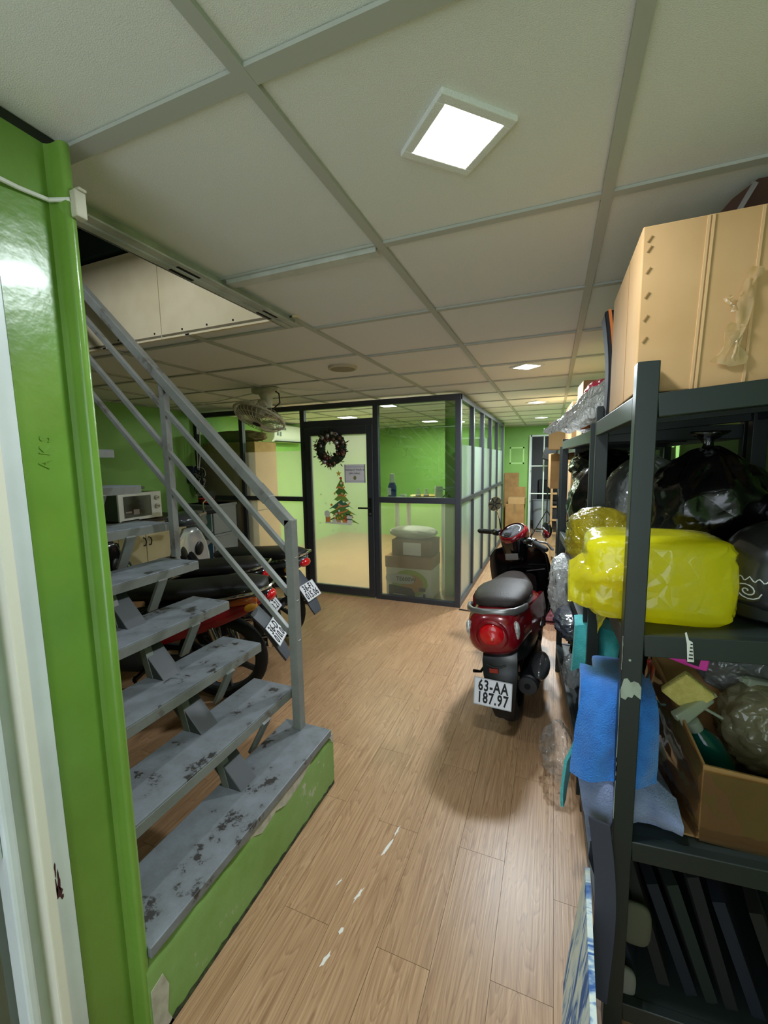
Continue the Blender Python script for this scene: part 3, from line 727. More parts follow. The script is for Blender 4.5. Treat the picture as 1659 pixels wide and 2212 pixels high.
def bag(name, label, c, r, m, seed=1, ex=2.6, knot=None, amp=.06, folds=9, flat=True, group=None, cat='bag', tilt=None, n=60, mm=36, pinch=0.0, knot_m=None):
    """crumpled plastic bag: base centre c, half sizes r, optional gathered neck with knot of height knot"""
    t = thing(name, label, cat, c, group=group)
    rings = []
    for i in range(mm+1):
        th = -PI/2 + PI*i/mm; cz = max(.02, math.cos(th))**(2/ex); sz = math.copysign(abs(math.sin(th))**(2/ex), math.sin(th))
        ring = []
        for j in range(n):
            a = 2*PI*j/n; ca, sa = math.cos(a), math.sin(a)
            x = math.copysign(abs(ca)**(2/ex), ca)*cz; y = math.copysign(abs(sa)**(2/ex), sa)*cz; z = sz
            q_ = Vector((x, y, z)); q_ += .25*Vector((nz(q_, 2.1, seed+1), nz(q_, 2.3, seed+2), nz(q_, 1.9, seed+4)))
            k = 1 + amp*(.5-2.2*abs(nz(q_, 1.6, seed))) + amp*.8*(.4-2.0*abs(nz(q_, 3.6, seed+3))) + amp*.5*(.35-1.8*abs(nz(q_, 8.0, seed+5)))
            if knot: k += amp*.8*math.sin(folds*a + 3*nz((x, y, z), 1.5, seed)) * max(0, z+.1)
            top = max(0, z); kk = 1 - pinch*top**2
            p = Vector((x*r[0]*k*kk, y*r[1]*k*kk, (z*(1+amp*.6*nz((x, y, z), 2.2, seed+9))+1)*r[2]))
            if flat and p.z < r[2]*.12: p.z = r[2]*.12*(p.z/(r[2]*.12))*.0 + .0 if p.z < r[2]*.05 else (p.z-r[2]*.05)*1.7
            ring.append(p)
        rings.append(ring)
    mb = MB().loft(rings)
    if tilt: mb.xf(M4(tilt, (0, 0, 0)))
    mb.build('bag_skin', m, t, smooth='all', world=False)
    if knot:
        kz = r[2]*1.9; rr = []
        for i in range(9):
            q = i/8; w_ = [.5, .22, .10, .075, .07, .10, .17, .24, .27][i]*min(r[0], r[1])
            rr.append([Vector((w_*(1+.3*math.sin(5*a_+i))*math.cos(a_), w_*(.6+.2*math.sin(4*a_))*math.sin(a_), kz+knot*q - (.02 if i == 0 else 0))) for a_ in [2*PI*j/16 for j in range(16)]])
        mb = MB().loft(rr)
        if tilt: mb.xf(M4(tilt, (0, 0, 0)))
        mb.build('bag_knot', knot_m or m, t, smooth='all', world=False)
    return t
def carton(name, label, c, d, rotz=0, m=m_card, open_=False, group=None, tape=True, cat='box', flaps=False):
    t = thing(name, label, cat, c, math.radians(rotz), group)
    w, l, h = d
    if open_:
        th = .005
        for nme, a, b in (('box_side', (-w/2, -l/2, 0), (w/2, -l/2+th, h)), ('box_side', (-w/2, l/2-th, 0), (w/2, l/2, h)), ('box_side', (-w/2, -l/2+th, 0), (-w/2+th, l/2-th, h)), ('box_side', (w/2-th, -l/2+th, 0), (w/2, l/2-th, h)), ('box_base', (-w/2, -l/2, 0), (w/2, l/2, th))):
            MB().box(a, b).build(nme, m, t, world=False)
    else:
        MB().box((-w/2, -l/2, 0), (w/2, l/2, h)).build('box_body', m, t, world=False, bevel=.003)
        if tape:
            MB().box((-.024, -l/2-.0008, h*.72), (.024, l/2+.0008, h+.0008)).build('packing_tape', film('packing_tape_'+name, '#d9c39a', .2, .2, c_diff='#c7a873'), t, world=False)
    return t

# --- on the top level: tall plain carton
bx = thing('cardboard_box', 'tall plain stapled cardboard box on top of the nearest shelving under the ceiling', 'box', (.42, 1.33, 1.60))
MB().box((.164, 1.098, 1.606), (.648, 1.56, 1.952)).build('box_body', m_card, bx, bevel=.003)
m_crease = mat('cardboard_crease', '#bd986b', .85)
for x in (.268, .276, .357): MB().bar((x, 1.0972, 1.606), (x+.012, 1.0972, 1.950), .005, .002, up=(0, 1, 0)).build('pressed_crease', m_crease, bx)
MB().box((.1632, 1.26, 1.606), (.164, 1.263, 1.95)).build('pressed_crease', mat('cardboard_seam', '#8c6a42', .9), bx)
m_staple = mat('staple_wire', '#94703f', .6)
for z in (1.925, 1.905, 1.862, 1.812, 1.765, 1.72): MB().bar((.173, 1.0965, z-.006), (.181, 1.0965, z+.006), .0016, .0016).build('staple', m_staple, bx)
# crinkled clear tape scraps on the carton face
tp = MB()
rs = random.Random(5)
def tape_strip(p, q, w, sd):
    p, q = Vector(p), Vector(q); n = 10; d = (q-p); s = Vector((-d.z, 0, d.x)).normalized()
    def fn(u, v):
        c = p + d*u + s*w*(v-.5)*(1+.5*math.sin(7*u+sd)); c.y -= .003 + .006*abs(nz((u*3, v*2, sd), 2.0, sd)); return c
    return MB().sheet(fn, n, 4, .0006)
m_tapeclear = film('clear_tape', '#fff3da', .55, .06, c_diff='#e6d2ac', ior=1.6, gloss=1.6)
for a, b, w_ in (((.352, 1.097, 1.815), (.340, 1.097, 1.655), .018), ((.340, 1.097, 1.73), (.312, 1.097, 1.655), .022), ((.318, 1.097, 1.785), (.334, 1.097, 1.755), .010), ((.335, 1.097, 1.72), (.343, 1.097, 1.648), .026), ((.365, 1.097, 1.835), (.350, 1.097, 1.78), .016)):
    tape_strip(a, b, w_, rs.random()*9).build('crinkled_tape', m_tapeclear, bx, smooth=True)
# lifted lid flap above the carton, its inner shade painted in as dark brown
MB().add([(.262, 1.42, 1.955), (.645, 1.42, 1.955), (.645, 1.30, 2.098), (.42, 1.30, 2.098), (.38, 1.32, 2.075)], [(0, 1, 2, 3, 4)]).add([(.262, 1.425, 1.955), (.645, 1.425, 1.955), (.645, 1.305, 2.098), (.42, 1.305, 2.098), (.38, 1.325, 2.075)], [(4, 3, 2, 1, 0)]).build('lid_flap', mat('shaded_brown_card', '#4b352a', .9), bx, fixn=False)
MB().bar((.355, 1.413, 1.957), (.415, 1.297, 2.092), .022, .002, up=(0, -1, 1)).build('flap_tape', mat('grey_tape', '#8d8a86', .5), bx)

# --- top of the second unit
go = thing('garment_bag', 'tall black bag with an orange stripe standing behind the big cardboard box', 'bag', (.2, 1.75, 1.61))
def gfn(mb, x0, x1, y0, y1):
    rr = []
    for i in range(10):
        q = i/9; z = 1.60 + .36*q; b = .012*math.sin(q*3) - .02*q
        rr.append([(x0+b, y0, z), (x1+b, y0, z), (x1+b, y1, z), (x0+b, y1, z)])
    return mb.loft(rr)
gfn(MB(), .165, .40, 1.66, 1.78).build('bag_body', mat('black_fabric', '#17171c', .8), go, bevel=.01)
gfn(MB(), .176, .185, 1.655, 1.66).build('orange_stripe', mat('orange_fabric', '#e07a35', .7), go)

bag('plastic_bag', 'big clear plastic bag of orange and grey things slumped over the shelf edge', (.235, 2.30, 1.577), (.16, .30, .095), m_clear, 3, 2.2, amp=.14, flat=True)
tl = thing('plastic_sheet', 'white crinkled plastic sheet end drooping from the shelf above the scooter mirror', 'sheet', (.02, 2.25, 1.58))
def pfn(u, v):
    x = .20 - .245*u + .02*v*(1-u); zt_ = 1.800 - .20*u**.9; zb_ = 1.625 - .075*u + .045*max(0, u-.6)*2; z = zt_ + (zb_-zt_)*v; y = 1.93 + .30*u*(1-.4*v) + .05*math.sin(PI*v)*-1
    return Vector((x, y, z + .022*nz((u*3, v*4, 0), 1.7, 2) + .012*nz((u, v, 0), 9, 4)))
MB().sheet(pfn, 34, 34, .0012).build('plastic_skin', m_milky, tl, smooth=True)
for i, (x, y, z, r) in enumerate(((.13, 2.12, 1.635, .05), (.20, 2.05, 1.65, .055), (.19, 2.3, 1.63, .06))):
    t = thing('orange_bundle', ('orange cloth bundle inside the clear bag nearest the shelf edge', 'tan cloth bundle inside the clear bag', 'brown cloth bundle deep inside the clear bag')[i], 'cloth', (x, y, z-r*.8), group='bundles in the clear bag')
    rr = MB().ell((0, 0, r*.85), (r, r*1.2, r*.85), 18, 12)
    for k, v in enumerate(rr.v): v += Vector((1, 1, .6))*(.012*nz(v, 22, i))
    rr.build('bundle', mat('orange_cloth_%d' % i, ('#d2743c', '#b98a52', '#7c5f4a')[i], .8), t, smooth='all', world=False)
bag('plastic_bag', 'pink plastic bag peeking out on top of the second shelving', (.24, 2.5, 1.70), (.10, .16, .085), m_pinkbag, 8, 2.2, amp=.1)
carton('cardboard_box', 'small cardboard box on the top shelf behind the clear bag', (.27, 2.85, 1.577), (.26, .24, .33), 4)
carton('cardboard_box', 'brown cardboard box on top of the far shelving near the ceiling', (.28, 3.55, 1.562), (.36, .5, .30), 3, m_card_d)
carton('cardboard_box', 'tan cardboard box at the far end of the top shelf', (.12, 5.0, 1.562), (.30, .4, .28), -6, m_card)
carton('cardboard_box', 'tan carton sticking out on the farthest shelf top by the doorway', (.13, 5.40, 1.122), (.34, .40, .40), 4, m_card_d)

# --- middle level of the near unit
yb = bag('yellow_package', 'large bright yellow plastic wrapped package on the middle shelf behind the front post', (.238, 1.222, 1.071), (.160, .115, .103), m_yel, 11, 6.0, amp=.035, cat='package')
t = thing('yellow_bag_end', 'loose crumpled yellow bag end spilling past the front post over the corridor', 'bag', (.13, 1.27, 1.05))
def yfn(u, v):
    a = 2*PI*v; q = u
    r_ = (.090 - .035*q**1.5)*(1 + .10*math.sin(5*a+2*q) + .18*nz((math.cos(a), math.sin(a), q*2), 2.0, 4) + .08*nz((math.cos(a), math.sin(a), q*2), 6.0, 7))
    return Vector((.175 - .125*q - .01*math.sin(3*q), 1.205 + r_*1.2*math.cos(a), 1.165 - .03*q + r_*.95*math.sin(a)))
MB().grid(yfn, 18, 40).build('bag_skin', m_yel_thin, t, smooth='all')
def yfn2(u, v):
    a = -2.2 + 1.9*v
    return Vector((.15 - .03*u, 1.14 + .10*v + .02*math.sin(9*v), 1.09 - .075*u*(1-.6*abs(v-.4)*2) + .01*nz((u, v, 0), 6, 2)))
MB().sheet(yfn2, 10, 18, .0012).build('bag_flap', m_yel_thin, t, smooth='all')
bag('garbage_bag', 'large shiny black garbage bag knotted at the top on the middle shelf', (.435, 1.56, 1.09), (.165, .17, .20), m_blkbag, 21, 2.3, knot=.07, amp=.15, folds=11, pinch=.35)
bag('garbage_bag', 'second black garbage bag in the shadow behind the knotted one', (.585, 1.40, 1.095), (.065, .15, .15), m_blkbag, 23, 2.3, amp=.1, pinch=.4)
hm = thing('motorcycle_helmet', 'glossy dark grey helmet with white script at the right edge of the middle shelf', 'helmet', (.505, 1.23, 1.082))
rr = []
for i in range(15):
    th = -.55 + (PI/2+.55)*i/14; rr.append([(.122*math.cos(th)*math.cos(a)+.505, 1.23+.14*math.cos(th)*math.sin(a), 1.19+.125*math.sin(th)) for a in [2*PI*j/28 for j in range(28)]])
MB().loft(rr).build('helmet_shell', mat('dark_grey_gloss', '#3a3a3c', .22, .4, coat=.7), hm, smooth='all')
MB().lathe([(.108, 1.095), (.113, 1.10), (.113, 1.128), (.104, 1.130)], c=(.505, 1.23, 0), n=28).build('helmet_rim', m_black, hm, smooth=True)
# white script and spiral on the shell, wrapped to its curve
m_script = mat('white_script', '#cfcfcf', .5)
def on_shell(a, th, k=1.004): return Vector((.505+.122*k*math.cos(th)*math.cos(a), 1.23+.14*k*math.cos(th)*math.sin(a), 1.19+.125*k*math.sin(th)))
sp = [on_shell(math.radians(-142)+ (.004+.0042*t_)*math.cos(t_)*4, -.20 + (.004+.0042*t_)*math.sin(t_)*3.2) for t_ in [i*.5 for i in range(26)]]
MB().tube(sp, .0014, 5).build('spiral_mark', m_script, hm)
wv = [on_shell(math.radians(-150)+.03*i, .02+.03*math.sin(i*1.3)*(1 if i % 3 else 1.5)) for i in range(22)]
MB().tube(wv, .0012, 5).build('script_mark', m_script, hm)
wv = [on_shell(math.radians(-125)+.02*i, .0+.025*math.sin(i*1.7+1)) for i in range(16)]
MB().tube(wv, .0011, 5).build('script_mark', m_script, hm)

# --- between near and second unit, middle level
bag('plastic_bag', 'grey translucent plastic bag behind the second post', (.33, 2.02, 1.0), (.15, .17, .23), m_clear_grey, 31, 2.4, amp=.1, pinch=.3)
bag('plastic_bag', 'clear plastic bag bulging behind the garbage bag', (.33, 1.72, 1.09), (.11, .06, .19), m_clear_grey, 33, 2.4, amp=.1, pinch=.3)
bag('garbage_bag', 'glossy black bag with grey reflections behind the second post', (.215, 2.36, 1.0), (.14, .20, .22), m_blkbag, 35, 2.3, amp=.12, pinch=.3)
bag('yellow_package', 'dull yellow plastic bag of wooden sticks wedged beside the second post', (.165, 1.66, 1.075), (.115, .13, .108), m_yel_dull, 37, 2.3, amp=.13, cat='bag')
bag('garbage_bag', 'small black bag on the second shelving top level', (.25, 2.62, 1.30), (.16, .2, .11), m_blkbag, 39, 2.3, amp=.12)
carton('cardboard_box', 'cardboard box on the middle shelf of the far unit', (.28, 3.55, 1.122), (.34, .5, .30), 2, m_card)
carton('cardboard_box', 'plain cardboard box behind the black bag on the far shelving', (.30, 4.2, 1.122), (.36, .4, .33), -2, m_card)

# --- lower levels
def folded_towel(name, label, fn, nu, nv, th, m, loc, cat='towel', group=None):
    t = thing(name, label, cat, loc, group=group); MB().sheet(fn, nu, nv, th).build('cloth', m, t, smooth=True); return t
def terry(name, c, c2): return mat(name, c, .95, c2=c2, nscale=25, bump=.6, bscale=260, sheen=.3)
m_blue, m_slate, m_turq = terry('blue_terry', '#2f76c8', '#2a69b8'), terry('slate_blue_terry', '#7d88ad', '#6d789d'), terry('turquoise_terry', '#4fc3c6', '#3fb0b6')
# blue towel draped around the front post foot of the level, hanging outwards
def blue_fn(u, v):
    # u along width (left to right), v from top fold downwards
    x = .085 + .165*u - .018*v*(1-u); top = .893 - .010*u
    y = 1.165 - .075*v**.5 - .02*math.sin(PI*u)
    z = top - .195*v - .03*v*(1-u)
    if v < .12: y += .06*(.12-v)/.12; z = top - .02*(v/.12)**2
    y += .008*math.sin(11*u+3*v) + .006*nz((u*3, v*3, 0), 1.6, 3)
    return Vector((x, y, z))
folded_towel('bath_towel', 'bright blue towel folded over the low shelf beside the chipped post', blue_fn, 26, 30, .016, m_blue, (.16, 1.15, .66))
def grey_fn(u, v):
    x = .074 + .225*u + .045*v*(1-u*.6); z = .71 - .08*u*(1-v) - (.255-.09*u)*v + .035*math.sin(PI*u)*(1-v)
    y = 1.120 - .05*math.sin(PI*min(1, v*1.2)) + .012*math.sin(9*u+2) + .02*u
    return Vector((x, y, z + .006*nz((u*4, v*4, 0), 1.5, 8)))
folded_towel('bath_towel', 'slate blue towel hanging below the bright blue one', grey_fn, 28, 24, .014, m_slate, (.18, 1.12, .55))
def grey2_fn(u, v):
    return Vector((.215 + .095*u - .01*v, 1.10 + .22*v, .602 - .018*u + .010*math.sin(5*v) + .012*math.sin(3*u)))
for i in range(3):
    f = lambda u, v, k=i: grey2_fn(u, v) + Vector((.002*k, .006*k, -.020*k))
    folded_towel('hand_towel', ('top slate towel of the folded pile on the low shelf', 'middle slate towel of the folded pile on the low shelf', 'bottom slate towel of the folded pile on the low shelf')[i], f, 12, 12, .014, m_slate, (.26, 1.2, .585-.02*i), group='folded slate towels')
for i in range(4):
    z0 = .628 + .058*i; m_ = (m_slate, m_turq, m_slate, m_blue)[i]
    t = thing('bath_towel', ('lowest folded slate towel in the pile behind the chipped post', 'folded turquoise towel in the pile behind the chipped post', 'upper folded slate towel in the pile behind the chipped post', 'folded blue towel topping the pile behind the chipped post')[i], 'towel', (.2, 1.28, z0), group='folded towel pile')
    rr = []
    for q in range(9):
        y = 1.135 + .28*q/8; e = min(1, .55+.45*math.sin(PI*q/8)**.4)
        rr.append([Vector((.182+.004*i + u*(.96+.02*math.sin(q+i)), y, z0+.029+v*e)) for u, v in ring_circle(20, .066, .029, 5)])
    MB().loft(rr).build('folded_cloth', m_, t, smooth=True)
def turq_fn(u, v):
    x = .106 + .165*u - .01*v; q = max(0, (v-.22)/.78); z = .777 + .006*math.sin(5*u) - (.20-.06*u)*q
    y = (1.95 - .107*(v/.22) if v < .22 else 1.843 - .012*math.sin(PI*q)) + .006*math.sin(12*u)
    return Vector((x, y, z))
folded_towel('hand_towel', 'turquoise towel draped over the near beam of the second shelving', turq_fn, 20, 22, .010, m_turq, (.18, 1.86, .75))
def turq2_fn(u, v):
    w_ = .034*(1-.75*v**2); x = .120 - .048*min(1, v*2.2) + (u-.5)*w_ + .008*math.sin(5*v); return Vector((x, 1.36 + .03*v + (u-.5)*.10*(1-.6*v), .675 - .345*v))
folded_towel('hand_towel', 'thin turquoise cloth hanging low on the outside of the shelf', turq2_fn, 8, 26, .009, m_turq, (.1, 1.4, .35))
# open carton with cleaning bottles
ct = thing('cardboard_box', 'open taped cardboard box of spray bottles on the low shelf', 'box', (.50, 1.27, .56), math.radians(4))
ctp = [(.345, 1.105), (.645, 1.10), (.645, 1.43), (.298, 1.43)]
zt = [.752, .745, .86, .87]
for i in range(4):
    a, b = ctp[i], ctp[(i+1) % 4]; da, db = zt[i], zt[(i+1) % 4]
    n = Vector((b[1]-a[1], a[0]-b[0], 0)).normalized()*(-.005)
    vs = [(a[0], a[1], .562), (b[0], b[1], .562), (b[0], b[1], db), (a[0], a[1], da)]
    MB().add(vs + [Vector(v)+n for v in vs], [(0, 1, 2, 3), (7, 6, 5, 4), (0, 4, 5, 1), (1, 5, 6, 2), (2, 6, 7, 3), (3, 7, 4, 0)]).build('box_side', m_card_d, ct)
MB().box((.305, 1.105, .562), (.645, 1.43, .567)).build('box_base', m_card_d, ct)
m_wrap = film('clear_wrap', '#e8dcc8', .62, .08, c_diff='#9a7a58', ior=1.5, gloss=1.4)
def wrapfn(u, v):
    return Vector((.343 - .052*u + .004*math.sin(14*v), 1.098 + .335*u, .566 + (.185+.115*u)*v + .0)) + Vector((-.006, -.004, 0))*(1+nz((u*3, v*5, 0), 3, 3))
MB().sheet(wrapfn, 22, 16, .0008).build('wrap_film', m_wrap, ct, smooth=True)
def wrapfn2(u, v):
    return Vector((.345+.30*u, 1.096 - .004*abs(nz((u*4, v*5, 0), 2.5, 6)), .566 + .175*v))
MB().sheet(wrapfn2, 26, 16, .0008).build('wrap_film', m_wrap, ct, smooth=True)
sg = thing('foam_sponge', 'pale yellow foam sponge sticking up from the open box', 'sponge', (.345, 1.25, .80))
MB().cbox((.345, 1.255, .85), (.085, .024, .085), RY(38) @ RX(10)).build('foam_block', mat('yellow_foam', '#cdbd6c', .95, c2='#bdad5c', nscale=60, bump=.5, bscale=200), sg, bevel=.006)
def spray(name, label, c, rot, body_c):
    t = thing(name, label, 'bottle', c)
    R_ = rot
    mk = lambda mb: mb.xf(M4(R_, c))
    mk(MB().lathe([(.012, .0), (.034, .006), (.036, .02), (.036, .075), (.026, .10), (.016, .115), (.015, .125)], n=18)).build('bottle_body', body_c, t, smooth=True)
    mk(MB().lathe([(.018, .115), (.019, .118), (.019, .140), (.014, .142)], n=16)).build('collar', m_sprayw, t, smooth=True)
    mk(MB().loft([[(x, y, z) for x, y, z in ((-.030, -.014, z0), (-.030, .014, z0), (.075, .010, z1), (.075, -.010, z1))] for z0, z1 in ((.140, .156), (.176, .178))])).build('spray_head', m_sprayw, t, bevel=.005)
    mk(MB().bar((.042, 0, .158), (.070, 0, .110), .014, .007, up=(1, 0, .4))).build('trigger', m_sprayw, t, bevel=.002)
    mk(MB().cyl((.075, 0, .168), (.088, 0, .168), .007, 8)).build('nozzle', m_sprayw, t)
    return t
m_sprayw = film('milky_white_plastic', '#eef2e6', .25, .25, c_diff='#d5dccb')
m_teal = film('teal_bottle', '#1d8f84', .3, .12, c_diff='#12766c')
spray('spray_bottle', 'white trigger spray bottle with teal liquid lying in the open box', (.425, 1.235, .665), RY(-32) @ RZ(18), m_teal)
spray('spray_bottle', 'milky white spray bottle at the back of the open box', (.52, 1.34, .70), RY(12) @ RZ(200), m_sprayw)
bag('plastic_bag', 'cream crumpled plastic bag filling the back of the open box', (.53, 1.33, .63), (.09, .08, .12), film('cream_plastic', '#e9dfc2', .35, .12, c_diff='#c4b998', ior=1.5, crumple=.8, cscale=14), 47, 2.2, amp=.16)
bag('plastic_bag', 'clear crumpled wrapper hanging above the open box', (.50, 1.40, .80), (.10, .05, .09), m_clear_grey, 49, 2.2, amp=.16)
t = thing('pink_tray', 'bright pink plastic tray lying under the middle shelf', 'tray', (.35, 1.32, .895))
MB().prism([(.300, .93), (.405, .945), (.398, .893), (.372, .896), (.33, .909), (.305, .918)], 1.30, 1.306, 'xz').box((.300, 1.30, .928), (.405, 1.42, .934)).build('tray_shell', mat('hot_pink_plastic', '#e83cab', .35), t, bevel=.003)
MB().prism([(.345, .936), (.385, .941), (.378, .905), (.352, .912)], 1.298, 1.3005, 'xz').build('tray_recess', m_black, t)
# white plastic things on the second unit
carton('white_carton', 'white carton with a label on the second shelving level', (.32, 2.30, .762), (.30, .34, .19), 0, m_white, tape=False)
bag('plastic_bag', 'white translucent bag drooping under the yellow sticks bag', (.165, 2.12, .99), (.08, .12, .09), m_silver, 51, 2.2, amp=.12, pinch=.3)
bag('plastic_bag', 'silvery plastic wrapped bundle bulging toward the scooter', (.075, 2.72, .50), (.075, .17, .19), m_milky, 53, 2.6, amp=.2)
bag('plastic_bag', 'dark grey glossy plastic bag low on the second shelving', (.125, 2.30, .56), (.095, .20, .06), mat('dark_grey_plastic', '#3b3f48', .18, coat=.4), 55, 2.2, amp=.14)
bag('plastic_bag', 'clear crumpled plastic bag slumped on the floor beside the shelving', (.055, 1.97, .0), (.07, .12, .125), m_clear_thin, 57, 2.0, amp=.30, pinch=.3)
bag('plastic_bag', 'small clear wrapper beside the low beam of the second shelving', (.11, 2.02, .42), (.045, .08, .07), m_clear_grey, 59, 2.2, amp=.15)
bag('garbage_bag', 'dark bundle on the bottom shelf of the second unit', (.33, 2.6, .205), (.2, .3, .15), m_blkbag, 63, 2.3, amp=.1)
bag('plastic_bag', 'pink and white plastic bag lying on the floor past the scooter', (.03, 4.05, 0), (.12, .22, .13), film('pale_pink_plastic', '#f2cdd6', .3, .2, c_diff='#d8a9b4'), 65, 2.2, amp=.14)
for i, (x, y, z) in enumerate(((.33, 3.5, .252), (.33, 3.4, .802), (.33, 4.1, .802), (.33, 5.1, .702), (.33, 5.2, .252), (.33, 4.15, .252))):
    carton('cardboard_box', ('brown carton on the low level of the far shelving', 'tan carton on the third level of the far shelving', 'tan carton beside another on the third level of the far shelving', 'carton in the middle of the farthest shelving', 'carton at the bottom of the farthest shelving', 'second brown carton on the low level of the far shelving')[i], (x, y, z), (.34, .45, .26), (i*7) % 5-2, (m_card_d, m_card)[i % 2])
# --- things under the near unit
pt = thing('canvas_print', 'blue and white abstract canvas print leaning against the near shelving post', 'picture', (.1, .98, 0))
mb = MB().add([(.070, 1.13, .003), (.040, .60, .003), (.092, .60, .37), (.112, 1.13, .37), (.080, 1.13, .0), (.050, .60, .0), (.104, .60, .372), (.124, 1.13, .372)], [(0, 1, 2, 3), (7, 6, 5, 4), (0, 4, 5, 1), (1, 5, 6, 2), (2, 6, 7, 3), (3, 7, 4, 0)])
def canvas_mat():
    m = mat('painted_canvas', '#d5dbd6', .7); nt = m.node_tree; L = nt.links.new; b = nt.nodes['Principled BSDF']
    tc = nt.nodes.new('ShaderNodeTexCoord'); mp = nt.nodes.new('ShaderNodeMapping'); mp.inputs['Scale'].default_value = (3, 9, 2.2); L(tc.outputs['Object'], mp.inputs[0])
    n = nt.nodes.new('ShaderNodeTexNoise'); n.inputs['Scale'].default_value = 2.6; n.inputs['Detail'].default_value = 7; n.inputs['Distortion'].default_value = 1.4; L(mp.outputs[0], n.inputs['Vector'])
    r = nt.nodes.new('ShaderNodeValToRGB'); e = r.color_ramp.elements
    e[0].position = .40; e[0].color = (*lin('#2f5a9c'), 1); e[1].position = .60; e[1].color = (*lin('#d8ddd2'), 1)
    x = e.new(.46); x.color = (*lin('#8aa3bf'), 1); x = e.new(.5); x.color = (*lin('#c3cfd2'), 1)
    L(n.outputs['Fac'], r.inputs['Fac']); L(r.outputs['Color'], b.inputs['Base Color']); return m
mb.build('canvas', canvas_mat(), pt)
sd = thing('dark_strap', 'dark purple-grey fabric strap hanging down beside the front post', 'strap', (.13, 1.0, .05))
def strapfn(u, v): return Vector((.105 + .045*u + .012*math.sin(4*v) + .02*v, 1.035 - .01*u - .02*v, .60 - .46*v))
MB().sheet(strapfn, 6, 24, .006).build('strap_cloth', mat('purple_grey_fabric', '#3a3a46', .9), sd, smooth=True)
cols = ('#101523', '#181613', '#0f131d', '#141d18', '#141216')
for i in range(7):
    x = .23 + .058*i
    t = thing('folded_bag', ('folded dark cloth bag standing first in the row on the bottom shelf', 'folded dark cloth bag standing second in the row on the bottom shelf', 'folded dark cloth bag third in the row on the bottom shelf', 'folded dark cloth bag in the middle of the bottom shelf row', 'folded dark cloth bag fifth along the bottom shelf row', 'folded dark cloth bag sixth along the bottom shelf row', 'folded dark cloth bag last in the bottom shelf row by the wall')[i], 'bag', (x, 1.3, .105), group='folded bags on the bottom shelf')
    def bf(u, v, x=x, i=i): return Vector((x - .10*v + .02*math.sin(3*u+i), 1.12 + .38*u, .112 + (.30+.03*math.sin(i*2))*v))
    MB().sheet(bf, 8, 10, .026).build('bag_cloth', mat('dark_cloth_%d' % i, cols[i % 5], .85), t, smooth=True)
for i, (x, z) in enumerate(((.225, .30), (.20, .125))):
    t = thing('grey_pouch', ('olive grey padded pouch tucked behind the front post', 'pale grey pouch at the foot of the front post')[i], 'pouch', (x, 1.09, z-.06))
    MB().ell((x, 1.085, z), (.036, .012, .058 if i == 0 else .04), 16, 10, ex=3.2).build('pouch_body', mat('olive_grey_cloth_%d' % i, ('#4c4a3b', '#6f6c64')[i], .9), t, smooth='all')
# ------------------------------------------------------------------ red scooter
def sring(y, cx, cz, hw, hh, n=24, ex=2.5, top=None):
    return [Vector((cx+u, y, cz+v)) for u, v in ring_circle(n, hw, hh, ex)]
def wheel(parent, y, R, r, rim_m, axle_z=None, spokes=5, w=None):
    z = R if axle_z is None else axle_z; w = w or r
    prof = []
    for i in range(13):
        a = -PI*.62 + (2*PI*.62)*i/12
        prof.append((R - r + r*math.cos(a), w*math.sin(a)))
    prof = prof + [(R-r*1.35, w*.55), (R-r*1.35, -w*.55)]
    prof.append(prof[0])
    ty = MB().lathe(prof, c=(0, y, z), axis='x', n=36).build('tyre', m_rubber, parent, smooth=True, world=False)
    ri = R - r*1.3
    MB().lathe([(ri, -w*.6), (ri+.004, -w*.62), (ri+.004, w*.62), (ri, w*.6), (ri-.016, w*.4), (ri-.016, -w*.4), (ri, -w*.6)], c=(0, y, z), axis='x', n=36).build('rim', rim_m, ty, smooth=True, world=False)
    hb = MB().cyl((-.05, y, z), (.05, y, z), .05, 18).cyl((-.075, y, z), (.075, y, z), .012, 8)
    for k in range(spokes):
        a = 2*PI*k/spokes + .3
        hb.bar((0, y+.04*math.cos(a), z+.04*math.sin(a)), (0, y+(ri-.008)*math.cos(a+.12), z+(ri-.008)*math.sin(a+.12)), .03, .018, up=(1, 0, 0))
    hb.build('hub', m_hub, ty, smooth=True, world=False)
    return ty
m_hub = mat('hub_metal', '#4a4c4f', .4, .6)
m_mirror = mat('mirror_glass', '#cfd6d0', .03, 1.0)
def number_plate(parent, M, l1, l2, sz=(.19, .14)):
    """M: local matrix of the plate plane (x right, y up, z outwards)"""
    w, h = sz
    pl = MB().box((-w/2, -h/2, -.0015), (w/2, h/2, .0005)); pl.xf(M)
    p = pl.build('number_plate', m_plate, parent, world=False, bevel=.006)
    rim = MB()
    for a, b in (((-w/2, -h/2), (w/2, -h/2+.004)), ((-w/2, h/2-.004), (w/2, h/2)), ((-w/2, -h/2), (-w/2+.004, h/2)), ((w/2-.004, -h/2), (w/2, h/2))): rim.box((a[0], a[1], 0), (b[0], b[1], .0018))
    rim.xf(M); rim.build('plate_rim', m_grey_rim, p, world=False)
    for txt, yy in ((l1, h*.215), (l2, -h*.225)):
        me = text_mesh(txt, h*.56, .0006, .0020, .66, 1.12); me.materials.clear(); me.materials.append(m_ink)
        me.transform(M @ Matrix.Translation((0, yy, .001)))
        o = bpy.data.objects.new('plate_lettering', me); COL.objects.link(o); o.parent = p
    return p
m_grey_rim = mat('plate_rim_grey', '#b4b6ba', .4, .3)

